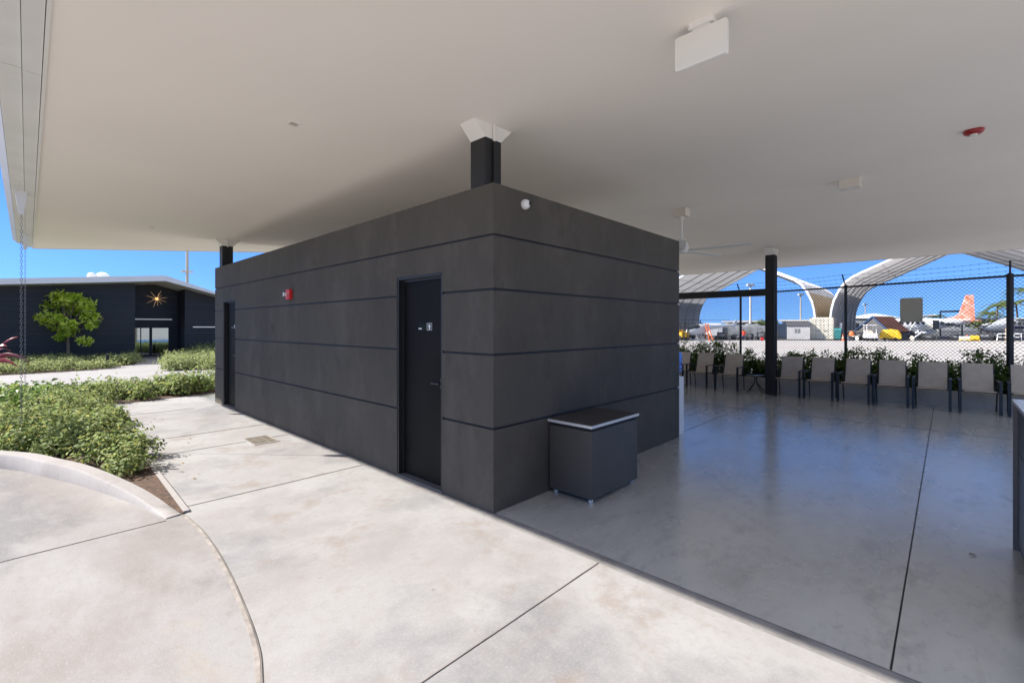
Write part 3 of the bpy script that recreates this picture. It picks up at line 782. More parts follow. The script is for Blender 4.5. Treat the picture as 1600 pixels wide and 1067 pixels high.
# ------------------------------------------------------------------ chairs and side table
def make_chair():
    c = empty('patio_chair', (0, 0, 0), 0, None, 'chair', 'taupe chairs in a row along the planter wall')
    fr = M['chairframe']
    def sling(pts, hw, t):
        mb = MB()
        pts = [Vector(p) for p in pts]
        rings = []
        for i, p in enumerate(pts):
            td = (pts[min(i+1, len(pts)-1)] - pts[max(i-1, 0)]).normalized(); nn = Vector((-td.z, 0, td.x)) * t/2
            rings.append([p + nn + Vector((0, -hw, 0)), p + nn + Vector((0, hw, 0)), p - nn + Vector((0, hw, 0)), p - nn + Vector((0, -hw, 0))])
        return mb.loft(rings)
    sling([(-.02, 0, .395), (.0, 0, .412), (.05, 0, .415), (.25, 0, .392), (.44, 0, .375)], .215, .012).build('seat', M['sling'], c, smooth=True)
    sling([(.45, 0, .385), (.50, 0, .5), (.56, 0, .70), (.615, 0, .86), (.632, 0, .885), (.65, 0, .88)], .212, .012).build('backrest', M['sling'], c, smooth=True)
    mb = MB()
    for s in (-1, 1):
        mb.tube([(-.01, s*.222, .405), (.25, s*.222, .385), (.44, s*.222, .37), (.505, s*.22, .5), (.565, s*.218, .70), (.635, s*.216, .882)], .012, 8)
        mb.tube([(.02, s*.222, .395), (.02, s*.262, .395)], .01, 6); mb.tube([(.43, s*.222, .37), (.47, s*.262, .37)], .01, 6)
    mb.tube([(-.012, -.222, .40), (-.012, .222, .40)], .011, 8); mb.tube([(.43, -.222, .365), (.43, .222, .365)], .011, 8)
    mb.build('frame', fr, c, smooth=True)
    for s in (-1, 1):
        mb = MB(); mb.box((-.02, s*.262-.021, 0), (.016, s*.262+.021, .585)); mb.build('front_leg', fr, c, bevel=.003)
        mb = MB(); mb.box((-.024, s*.262-.023, .585), (.46, s*.262+.023, .603)); mb.tube([(.45, s*.262, .592), (.53, s*.235, .60)], .01, 6); mb.build('arm', fr, c, bevel=.003)
        mb = MB(); mb.tube([(.47, s*.262, .592), (.47, s*.258, .37), (.53, s*.25, 0)], .0125, 8); mb.build('rear_leg', fr, c, smooth=True)
    return c
ch0 = make_chair()
CH = [(2.52, 'taupe chair mostly hidden behind the water cooler'),
      (1.905, 'taupe chair second from the water cooler'),
      (1.165, 'taupe chair just left of the small round table'),
      (-.155, 'taupe chair just right of the black column by the table'),
      (-.766, 'second taupe chair to the right of the black column'),
      (-1.391, 'third taupe chair to the right of the black column'),
      (-1.997, 'fourth taupe chair to the right of the black column'),
      (-2.60, 'fifth taupe chair to the right of the black column, left of the long floor joint'),
      (-3.258, 'taupe chair just left of the dark service counter'),
      (-3.885, 'taupe chair at the right edge, partly behind the dark service counter')]
for i, (y, lab) in enumerate(CH):
    c = ch0 if i == 0 else copy_tree(ch0)
    c.location = (9.2 + random.uniform(-.04, .04), y, .004); c.rotation_euler = (0, 0, math.radians(random.uniform(-2.2, 2.2)))
    c['label'] = lab
st = empty('side_table', (9.45, .56, .004), 0, 'small round dark side table beside the black column', 'table')
MB().lathe([(.225, .415), (.245, .418), (.245, .43), (.235, .434)], n=32).build('tabletop', M['tabletop'], st, smooth=True)
mb = MB(); mb.lathe([(.04, .385), (.12, .40), (.2, .415)], n=20); mb.build('top_support', M['chairframe'], st)
for k in range(4):
    a = PI/4 + k*PI/2 + .1
    MB().tube([(.03*math.cos(a), .03*math.sin(a), .40), (.03*math.cos(a), .03*math.sin(a), .25), (.06*math.cos(a), .06*math.sin(a), .2), (.23*math.cos(a), .23*math.sin(a), .012)], .0125, 8).build('leg', M['chairframe'], st, smooth=True)

# ------------------------------------------------------------------ planter wall, soil, shrubs, fence
pw = MB().box((9.93, -11, -.01), (10.09, 13.5, .31)).build('planter_wall', M['planter'], bevel=.008)
tag(pw, 'low concrete planter wall behind the row of chairs', 'wall')
SE = [(10.75, -11), (10.75, -3.7), (11.6, -1.0), (12.45, 1.7), (13.35, 4.4), (14.2, 7.1), (14.7, 10.5)]
sheet('planter_soil', [(10.08, -11)] + SE + [(10.08, 10.5)], .15, M['soil'])
mb = MB()
for a, b in zip(SE, SE[1:]): mb.bar((*a, .07), (*b, .07), .1, .17)
tag(mb.build('apron_kerb', M['kerb']), kind='structure')

def shrub(x, y, z0, h, rad, nst, nleaf, leafL, leafW, material, name, label, cat, group, sparse=0.4, bushy=True):
    e = empty(name, (x, y, z0), 0, label, cat, group)
    mb = MB(); P = []; N = []
    for k in range(nst):
        a = random.uniform(0, 2*PI); r = rad * random.uniform(.25, 1.0); hh = h * random.uniform(.55, 1.0) * (1.0 if random.random() < sparse else .66)
        pts = [(random.uniform(-.05, .05), random.uniform(-.05, .05), 0), (r*.35*math.cos(a), r*.35*math.sin(a), hh*.5), (r*.75*math.cos(a), r*.75*math.sin(a), hh*.85), (r*math.cos(a), r*math.sin(a), hh)]
        mb.tube(pts, .006, 4, rad=[.009, .006, .004, .002])
        pv = [Vector(p) for p in pts]
        for q in range(nleaf):
            t = random.uniform(.25, 3.0); i = min(int(t), 2); f = t - i
            p = pv[i].lerp(pv[i+1], f); sp = .05 + .10 * (1 - t/3.2)
            P.append((p.x + random.gauss(0, sp), p.y + random.gauss(0, sp), max(.02, p.z + random.gauss(0, sp*.7)))); N.append((math.cos(a)*.4, math.sin(a)*.4, .7))
    mb.build('stem', M['stem'], e)
    leaf_object('foliage', P, N, rng.uniform(.7, 1.2, len(P))*leafL, rng.uniform(.7, 1.2, len(P))*leafW, material, e, .7)
    return e
yy = -5.0
while yy < 6.2:
    shrub(10.5 + random.uniform(-.12, .22) + max(0, yy)*.05, yy, .14, random.uniform(.75, 1.12), random.uniform(.38, .55), random.randint(19, 25), 120, .066, .027,
          M['shrubleaf'], 'planter_shrub', 'dark green feathery shrub in the planter between the chairs and the chain link fence', 'shrub', 'shrubs in the planter behind the chairs', .4)
    yy += random.uniform(.36, .5)

# ------------------------------------------------------------------ chain link fence
FP = [(10.38, -7.2), (10.40, -3.71), (11.26, -.99), (12.12, 1.72), (13.0, 4.45), (13.85, 7.15), (14.3, 10.0)]
FB, FT = .16, 2.585
cf = empty('chain_link_fence', (11.26, -.99, .15), 0, 'black chain link fence topped with barbed wire between the planter and the apron', 'fence')
def fl(p): return (p[0]-11.26, p[1]+.99, p[2]-.15)
arms = []
for i, (x, y) in enumerate(FP):
    r = .052 if i == 1 else .032
    mb = MB(); mb.tube([fl((x, y, .1)), fl((x, y, FT + (.02 if i != 1 else .03)))], r, 14)
    mb.lathe([(r*1.15, 0), (r*1.15, .02), (r*.5, .05)], fl((x, y, FT+.01)), 14)
    mb.build('post', M['fence'], cf, smooth=True)
    a0 = Vector((x, y, FT)); a1 = a0 + Vector((-.16, .05, .30)) if i != 1 else a0 + Vector((-.02, .0, .30))
    arms.append((a0, a1))
    MB().tube([fl(a0), fl(a1)], .016, 8).build('barb_arm', M['fence'], cf)
mb = MB()
for a, b in zip(FP, FP[1:]): mb.tube([fl((*a, FT)), fl((*b, FT))], .022, 10)
mb.build('top_rail', M['fence'], cf, smooth=True)
mb = MB()
for a, b in zip(FP, FP[1:]): mb.tube([fl((*a, FB+.03)), fl((*b, FB+.03))], .004, 5)
cell = .074; wr = .0027
for a, b in zip(FP, FP[1:]):
    A = Vector((*a, 0)); B = Vector((*b, 0)); L = (B-A).length; t = (B-A)/L; nrm = Vector((-t.y, t.x, 0))*.003
    H = FT + .035 - FB
    k = -H
    while k < L:
        s0 = max(k, 0); s1 = min(k + H, L)
        if s1 > s0 + .01:
            p = A + t*s0 + Vector((0, 0, FB + (s0-k))); q = A + t*s1 + Vector((0, 0, FB + (s1-k)))
            mb.bar(fl(p+nrm), fl(q+nrm), wr*2, wr*2)
            p = A + t*s0 + Vector((0, 0, FB + H - (s0-k))); q = A + t*s1 + Vector((0, 0, FB + H - (s1-k)))
            mb.bar(fl(p-nrm), fl(q-nrm), wr*2, wr*2)
        k += cell
mb.build('wire_mesh', M['fence'], cf)
for f in (.32, .64, .96):
    mb = MB()
    for (a0, a1), (b0, b1) in zip(arms, arms[1:]):
        p = a0.lerp(a1, f); q = b0.lerp(b1, f); n = 12
        pts = [p.lerp(q, j/n) + Vector((0, 0, -.03*math.sin(PI*j/n) + random.uniform(-.004, .004))) for j in range(n+1)]
        mb.tube([fl(u) for u in pts], .0026, 5)
        L = (q-p).length; c = .06
        while c < L:
            u = p.lerp(q, c/L) + Vector((0, 0, -.03*math.sin(PI*c/L)))
            mb.bar(fl(u + Vector((.012, .008, .015))), fl(u - Vector((.012, .008, .015))), .004, .004)
            mb.bar(fl(u + Vector((-.012, .008, .015))), fl(u - Vector((-.012, .008, .015))), .004, .004)
            c += .125
    mb.build('barbed_wire', M['barb'], cf)
# sign fixed to the fence, seen from behind
A = Vector((10.40, -3.71, 0)); B = Vector((11.26, -.99, 0)); ft = (B-A).normalized()
u0 = ray(1424); 
den = u0[0]*ft.y - u0[1]*ft.x
s_ = ((A.x-CAM[0])*u0[1] - (A.y-CAM[1])*u0[0]) / den
pc = A + ft*s_
Zs = ((pc.x-CAM[0])*FX + (pc.y-CAM[1])*FY)
fs = empty('fence_sign', (pc.x-.02, pc.y+.006, hz(484.5, Zs)), math.atan2(ft.y, ft.x), 'plain dark grey back of a square sign fixed to the chain link fence', 'sign')
hw = 37.4/717.5*Zs/1.31/2; hh = 38/717.5*Zs/2
MB().rbox((-hw, -.016, -hh), (hw, -.012, hh), .03, 1).build('panel', M['signback'], fs)
mb = MB()
for x in (-hw*.8, hw*.8):
    for z in (-hh*.8, hh*.8): mb.tube([(x, -.010, z), (x, -.018, z)], .008, 8)
mb.build('bolt', M['fence'], fs)

# ------------------------------------------------------------------ planting on the left
def clumps(poly, spacing, hfun, rad, dens, L, W, material, name, label, xlim, cat='ground cover', stems=False):
    poly = np.asarray(poly); x0, y0 = poly.min(0); x1, y1 = poly.max(0)
    x0 = max(x0, xlim[0]); x1 = min(x1, xlim[1])
    gx, gy = np.meshgrid(np.arange(x0, x1, spacing), np.arange(y0, y1, spacing))
    cx = gx.ravel() + rng.uniform(-.45, .45, gx.size)*spacing; cy = gy.ravel() + rng.uniform(-.45, .45, gx.size)*spacing
    k = inpoly(cx, cy, poly); cx = cx[k]; cy = cy[k]
    P = []; N = []; LL = []; mb = MB()
    for a, b in zip(cx, cy):
        h = hfun(a, b) * rng.uniform(.65, 1.2); r = rad * rng.uniform(.7, 1.25) * min(1, .45 + h*1.6)
        if h < .04: continue
        n = int(dens * rng.uniform(.7, 1.2))
        th = rng.uniform(0, 2*PI, n); ph = np.arccos(rng.uniform(-.12, 1, n)); q = rng.uniform(.55, 1.06, n)
        lump = 1 + .18*np.sin(3*th + a*9) + .15*np.sin(5*th + 4*ph + b*7)
        dx = np.sin(ph)*np.cos(th); dy = np.sin(ph)*np.sin(th); dz = np.cos(ph)
        p = np.stack([a + dx*r*q*lump, b + dy*r*q*lump, .04 + np.abs(dz)*h*q*lump + rng.uniform(0, .05, n)], 1)
        P.append(p); N.append(np.stack([dx*.8, dy*.8, dz + .5], 1)); LL.append(np.full(n, rng.uniform(.8, 1.2)))
        if stems:
            for j in range(5):
                t = random.uniform(0, 2*PI); mb.tube([(a, b, 0), (a + r*.5*math.cos(t), b + r*.5*math.sin(t), h*.5), (a + r*.9*math.cos(t), b + r*.9*math.sin(t), h*.9)], .005, 4)
    P = np.concatenate(P); N = np.concatenate(N); s = np.concatenate(LL)*rng.uniform(.7, 1.25, len(P))
    o = leaf_object(name, P, N, s*L, s*W, material, None, .5)
    tag(o, label, cat, kind='stuff')
    if stems:
        t = mb.build('twig', M['stem'], o)
    return o
kpoly = np.array([(k[0], k[1]) for k in kout])
def hnear(x, y):
    dk = np.sqrt(((kpoly - (x, y))**2).sum(1)).min(); de = -1.68 - x if y < 9.6 else 9
    return min(.34 + .10*fnoise(np.array(x), np.array(y), 1.7), .09 + dk*.42, .12 + max(0, de)*.6)
NB = [(o_[0]+(o_[0]-i_[0])*1.5, o_[1]+(o_[1]-i_[1])*1.5) for o_, i_ in list(zip(kout, kin))[14:-3]] + [(-1.93, 2.35), (-1.87, 2.9), (-1.84, 4.7), (-1.74, 7.0), (-1.66, 9.5), (-9, 9.5)]
NB = [(-4.6, 7.9)] + NB[:-1] + [(-4.6, 9.5)]
clumps(NB, .34, hnear, .25, 430, .050, .031, M['cover'], 'ground_cover', 'low light green ground cover filling the bed behind the curved kerb', (-4.6, 0), stems=True)
BB = [(-4.9, 9.55), (-1.62, 9.75), (.35, 10.15), (5, 10.35), (5, 11.55), (-4.9, 11.75)]
clumps(BB, .36, lambda x, y: .35 + .08*fnoise(np.array(x), np.array(y), 1.3), .28, 280, .068, .046, M['coverdark'] if False else M['cover'], 'ground_cover_strip', 'low green ground cover along the back of the pale concrete, before the path', (-4.9, 2.2), stems=True)
DB = [(-5.2, 8.3), (-2.35, 8.4), (-2.0, 10.9), (-5.2, 11.6)]
clumps(DB, .5, lambda x, y: .42 + .08*fnoise(np.array(x), np.array(y), 1.6), .33, 190, .09, .062, M['coverdark'], 'dark_ground_cover', 'darker glossy ground cover at the far left of the near bed', (-5.2, -1.9))
clumps([(p[0], p[1]) for p in FARBED], .6, lambda x, y: .33 + .05*fnoise(np.array(x), np.array(y), 1.2), .42, 330, .075, .05, M['hedge'], 'ground_cover_bed', 'pale green ground cover bed in front of the black building', (-5.5, 2))
clumps([(p[0], p[1]) for p in RBED], .55, lambda x, y: .42 + .05*fnoise(np.array(x), np.array(y), 1.2) + (.25 if y > 24.3 and x > 2.9 else 0), .42, 360, .075, .05, M['hedge'], 'ground_cover_mound', 'green ground cover mound right of the path to the glass door', (.5, 5.2))

# young tree in the far bed
tx, ty = at(106, 20.6)
tr = empty('young_tree', (tx, ty, 0), YAW, 'young bright green tree with a round crown in front of the black building', 'tree')
mb = MB(); mb.tube([(0, 0, 0), (.02, 0, .5), (-.01, 0, 1.0), (.0, 0, 1.35), (-.02, 0, 1.8), (.02, 0, 2.4)], .05, 8, rad=[.075, .06, .055, .05, .035, .015])
cl = []
for px, py, r, dy in ((75, 478, 15, .1), (104, 466, 18, -.2), (128, 476, 16, .2), (64, 499, 12, -.1), (98, 497, 17, -.55), (133, 497, 15, .3), (83, 512, 12, .2), (110, 516, 14, -.1), (121, 506, 13, -.4), (137, 533, 11, -.1), (92, 484, 15, .6), (115, 486, 14, .5), (55, 474, 8, 0), (143, 510, 8, 0), (88, 461, 9, .1), (120, 463, 9, 0), (100, 527, 9, -.2)):
    s = 20.6/717.5
    c = ((px-106)*s, dy, hz(py, 20.6)); cl.append((c, r*s))
    mb.tube([(0, 0, 1.2 + random.uniform(-.1, .5)), (c[0]*.5, c[1]*.5, c[2]*.62 + .45 if c[2] > 1.4 else 1.15), c], .012, 5, rad=[.03, .018, .006])
mb.build('trunk', M['trunk'], tr, smooth=True)
P = []; N = []
for (c, r) in cl:
    for k in range(int(92*(r/.4)**2) + 14):
        dv = Vector((random.gauss(0, 1), random.gauss(0, 1), random.gauss(0, 1))).normalized() * r * .84 * (random.uniform(.45, 1.1))
        P.append((c[0]+dv.x*1.1, c[1]+dv.y, c[2]+dv.z*.8)); N.append((dv.x*.6, dv.y*.6, abs(dv.z) + r*.5))
leaf_object('crown', P, N, rng.uniform(.15, .27, len(P)), rng.uniform(.06, .105, len(P)), M['treeleaf'], tr, .6)

# red-leaved plant at the left edge
rx, ry = at(-30, 6.0)
ti = empty('red_leaf_plant', (rx, ry, 0), YAW, 'red and purple strap leaved plant at the left edge', 'plant')
MB().tube([(0, 0, 0), (.02, .0, .5), (0, 0, 1.0), (.02, 0, 1.25)], .018, 8).build('stem', M['stem'], ti)
for k in range(17):
    if k < 5: dx, z1 = [(.40, 1.52), (.42, 1.29), (.53, 1.25), (.54, 1.14), (.36, 1.40)][k]; dy = random.uniform(-.15, .15)
    else:
        a = random.uniform(0.6, 2*PI-.6); dx = .45*math.cos(a); dy = .45*math.sin(a); z1 = random.uniform(1.05, 1.6)
    z0 = 1.0 + .015*k*.5
    tip = Vector((dx, dy, z1)); b0 = Vector((.01, 0, z0)); side = Vector((-dy, dx, .25 if k < 5 else .1)).normalized()
    if k < 5: side = Vector((.2, .35, .9)).normalized()
    mb = MB(); vs = []
    for i in range(9):
        t = i/8; c = b0.lerp(tip, t) + Vector((0, 0, .10*math.sin(PI*t) - .05*t*t)); wd = .037*math.sin(PI*min(1, .12 + t*.9))**.8
        vs += [c - side*wd, c + Vector((0, -.012, .0)), c + side*wd]
    fs_ = []
    for i in range(8):
        for j in (0, 1): fs_.append((i*3+j, i*3+j+1, i*3+j+4, i*3+j+3))
    mb.add(vs, fs_); mb.build('leaf', M['tileaf'], ti, smooth=True)

# ------------------------------------------------------------------ black building on the left
fb = empty('entrance_building', (1.95, 26.5, 0), 0, 'low black clad building with pale grey gable fascia and glass entrance', 'building')
def fbl(p): return (p[0]-1.95, p[1]-26.5, p[2])
def zroof(x): return 3.85 - .098*(1.95-x) if x < 1.95 else 3.85 - .262*(x-1.95)
def wallprism(x0, x1, y0, y1, mi=0, ztop=None, mb=None):
    xs = [x0] + ([1.95] if x0 < 1.95 < x1 else []) + [x1]
    mb.prism([(x0-1.95, 0), (x1-1.95, 0)] + [(x-1.95, zroof(x) - .002) for x in reversed(xs)], y0-26.5, y1-26.5, 1, mi)
mb = MB()
wallprism(-12, .94, 26.5, 40, 0, None, mb); wallprism(3.0, 7.5, 26.5, 40, 0, None, mb); wallprism(.942, 2.998, 28.2, 40, 0, None, mb)
for z in (.35, .8, 1.26, 1.82, 2.36, 2.80, 3.2): mb.box(fbl((-12, 26.492, z)), fbl((.94, 26.502, z+.012)), 1)
for z in (.8, 1.26, 1.82, 2.36, 2.8): mb.box(fbl((3.0, 26.492, z)), fbl((7.5, 26.502, z+.012)), 1)
for z in (2.05, 2.36, 2.8, 3.2): mb.box(fbl((.943, 28.192, z)), fbl((2.997, 28.202, z+.012)), 1)
mb.build('wall', [M['farwall'], M['farline']], fb)
mb = MB()
def zt(x): return 4.12 - .103*(1.95-x) if x < 1.95 else 4.12 - .33*(x-1.95)
mb.prism([(-12-1.95, zroof(-12)), (0, zroof(1.95)), (5.55, zroof(7.5)), (5.55, max(zt(7.5), zroof(7.5)+.06)), (2.05, zt(4.0)), (0, zt(1.95)), (-13.95, zt(-12))], 25.2-26.5, 41-26.5, 1)
rf = mb.build('roof', M['farfascia'], fb)
for k, (px, py, r) in enumerate(((160.5, 434.6, .27), (143.5, 435.0, .19))):
    Y = 30.0; u, v = ray(px); Z = (Y - CAM[1]) / v
    x = CAM[0] + u*Z; z = hz(py, Z)
    mb = MB(); mb.lathe([(r*.8, -.5), (r*.8, -.05), (r, 0), (r*1.05, .1), (r*.9, .22), (r*.4, .3), (.02, .31)], fbl((x, Y, z)), 18)
    mb.build('roof_vent', M['plastic'], rf, smooth=True)
# glass doors
mb = MB(); yb = 28.2
dx0, dx1, dz1 = .97, 2.62, 1.52
def fr(a, b, z0, z1, t=.04): mb.box(fbl((a, yb-.07, z0)), fbl((b, yb-.003, z1)))
fr(dx0, dx1, 0, .10); fr(dx0, dx1, dz1, dz1+.06); fr(dx0, dx0+.05, .10, dz1); fr(dx1-.05, dx1, .10, dz1); fr(1.74, 1.86, .10, dz1); fr(1.36, 1.40, .10, dz1)
dd = mb.build('glass_door', M['frame'], fb)
for a, b in ((dx0+.05, 1.36), (1.40, 1.74), (1.86, dx1-.05)):
    MB().box(fbl((a, yb-.045, .10)), fbl((b, yb-.035, dz1))).build('pane', M['glass'], dd)
MB().box(fbl((.98, 28.10, 1.965)), fbl((2.72, 28.197, 2.01))).build('light_bar', M['led'], fb)
MB().box(fbl((3.35, 26.42, 1.55)), fbl((5.2, 26.497, 1.595))).build('light_bar', M['led'], fb)
Z = 24.3; sx, sy = at(245, Z); sz = hz(467, Z)
sl_ = empty('star_lamp', (sx, sy, sz), 0, 'gold starburst lamp hanging above the glass entrance of the black building', 'lamp')
MB().ball((0, 0, 0), .075).build('hub', M['gold'], sl_, smooth=True)
mb = MB()
for k in range(13):
    zz = 1 - 2*(k+.5)/13; a = k*2.39996; r = math.sqrt(1-zz*zz)
    mb.tube([(0, 0, 0), (.47*r*math.cos(a), .47*r*math.sin(a), .47*zz)], .008, 5, rad=[.015, .007])
mb.build('ray_rod', M['brass'], sl_)
MB().tube([(0, 0, .05), (0, 0, zroof(sx) - sz)], .006, 5).build('hanging_rod', M['frame'], sl_)
for px, py, Z, lab in ((168, 584, 17.75, 'black bollard light at the edge of the far bed beside the path'), (276, 562, 23.0, 'black bollard light beside the glass entrance')):
    x, y = at(px, Z)
    b = empty('bollard', (x, y, 0), 0, lab, 'bollard', 'bollard lights by the path')
    MB().tube([(0, 0, 0), (0, 0, .46)], .052, 14).build('post', M['frame'], b, smooth=True)
    MB().lathe([(.045, .46), (.045, .49), (.06, .49), (.06, .52), (.01, .53)], n=14).build('lamp_head', M['frame'], b)

def pole(px, Z, ztop, r, lab, m, head, group='light poles', base=0):
    x, y = at(px, Z)
    p = empty('light_pole', (x, y, base), YAW, lab, 'light pole', group)
    MB().tube([(0, 0, 0), (0, 0, ztop)], r, 10, rad=[r, r*.75]).build('pole', m, p, smooth=True)
    head(p, ztop)
    return p
def head_cross(p, z):
    mb = MB(); mb.bar((-.4, 0, hz(424, 40)), (.38, 0, hz(424, 40)), .08, .08); mb.rbox((-.46, -.15, hz(424, 40)-.09), (-.22, .15, hz(424, 40)+.07), .05, 2); mb.rbox((.2, -.15, hz(424, 40)-.12), (.42, .15, hz(424, 40)+.02), .05, 2)
    mb.build('floodlight', M['signback'], p)
pole(292.5, 40, 10.5, .13, 'tall tan pole with small floodlights behind the black building', M['galv'], head_cross)
def head_T(wd, hgt):
    def f(p, z):
        mb = MB(); mb.bar((-wd, 0, z), (wd, 0, z), .3, .2)
        for x in (-wd, -wd*.35, wd*.35, wd): mb.rbox((x-.2, -.5, z-.1), (x+.2, .4, z+hgt), .1, 2)
        mb.build('floodlight', M['signback'], p)
    return f
pole(1172.5, 120, hz(446, 120), .28, 'tall pale light pole above the grey covered aircraft', M['terminal'], head_T(.75, .35))
pole(1251, 150, hz(461, 150), .25, 'brown light pole rising behind the pale shed', M['galv'], head_T(.65, .4))
pole(1352, 180, hz(476, 180), .2, 'thin distant light pole above the white aircraft wing', M['galv'], head_T(.6, .3))

# ------------------------------------------------------------------ hangars across the apron
PROF = [(0, 12.98), (2.3, 11.83), (4.7, 10.63), (6.95, 9.5), (8.6, 8.72), (9.8, 8.1), (10.7, 7.38), (11.4, 6.35), (11.95, 5.05), (12.2, 3.9), (12.33, 2.7), (12.34, 1.2), (12.34, 0)]
def arch(off=0.0):
    pts = [(-y - (off if y > 9 else off*.5 if y > 0 else 0), z + (off if y < 11 else 0)) for y, z in reversed(PROF)]
    return pts + [(-a, b) for a, b in reversed(pts[:-1])]
def hangar(cy, lab):
    x0, x1 = 71.9, 94.3
    h = empty('fabric_hangar', (x0, cy, 0), 0, lab, 'hangar', 'fabric hangars across the apron')
    ia = arch(0.0); oa = arch(.14)
    mb = MB(); n = len(ia)
    L = x1 - x0
    vs = [(0, a, b) for a, b in ia] + [(L, a, b) for a, b in ia]
    mb.add(vs, [(i, i+1, n+i+1, n+i) for i in range(n-1)])
    mb.build('lining', M['fabric'], h, smooth=True)
    for sd in (-1, 1):
        q_ = [p for p in oa if p[0]*sd > 11]; k_ = len(q_)
        MB().add([(0, a, b) for a, b in q_] + [(L, a, b) for a, b in q_], [(i, i+1, k_+i+1, k_+i) for i in range(k_-1)]).build('outer_cover', M['fabricshade'], h, smooth=True)  # side walls wear the fabric colour darkened to look shaded
    for x, nm in ((0, 'rim'), (L, 'rim')):
        mb = MB()
        c = arch(.07)
        mb.loft([[(x-.12, a*1.006, b+.1), (x+.12, a*1.006, b+.1), (x+.12, a*.99, b-.08), (x-.12, a*.99, b-.08)] for a, b in c])
        mb.build(nm, M['rim'] if x == 0 else M['fabric'], h)
    for k in range(1, 6):
        x = L*k/6
        mb = MB(); mb.tube([(x, a*.975, b-.25) for a, b in ia], .09, 6); mb.build('frame_rib', M['truss'], h)
    mb = MB()
    for i in (4, 7, 9, 11, 13, 15, 17, 20):
        a, b = ia[min(i, n-1)]; mb.tube([(0, a*.985, b-.1), (L, a*.985, b-.1)], .035, 5)
    mb.build('purlin', M['truss'], h)
    for s in (-1, 1): MB().box((0.3, s*12.1, 0), (L-.3, s*12.3, 2.4)).build('base_wall', M['planter'], h)
hangar(-3.74, 'pale fabric arch hangar on the right, behind the white aircraft')
hangar(22.76, 'pale fabric arch hangar on the left, beyond the cross beam')

def bg(name, px, Z, lab, cat, group=None, rz=0.0):
    x, y = at(px, Z)
    th = math.atan((px - 800.0)/717.5)
    e = empty(name, (x, y, 0), YAW - th + rz, lab, cat, group)
    e.scale = (math.cos(th), math.cos(th), 1)
    return e

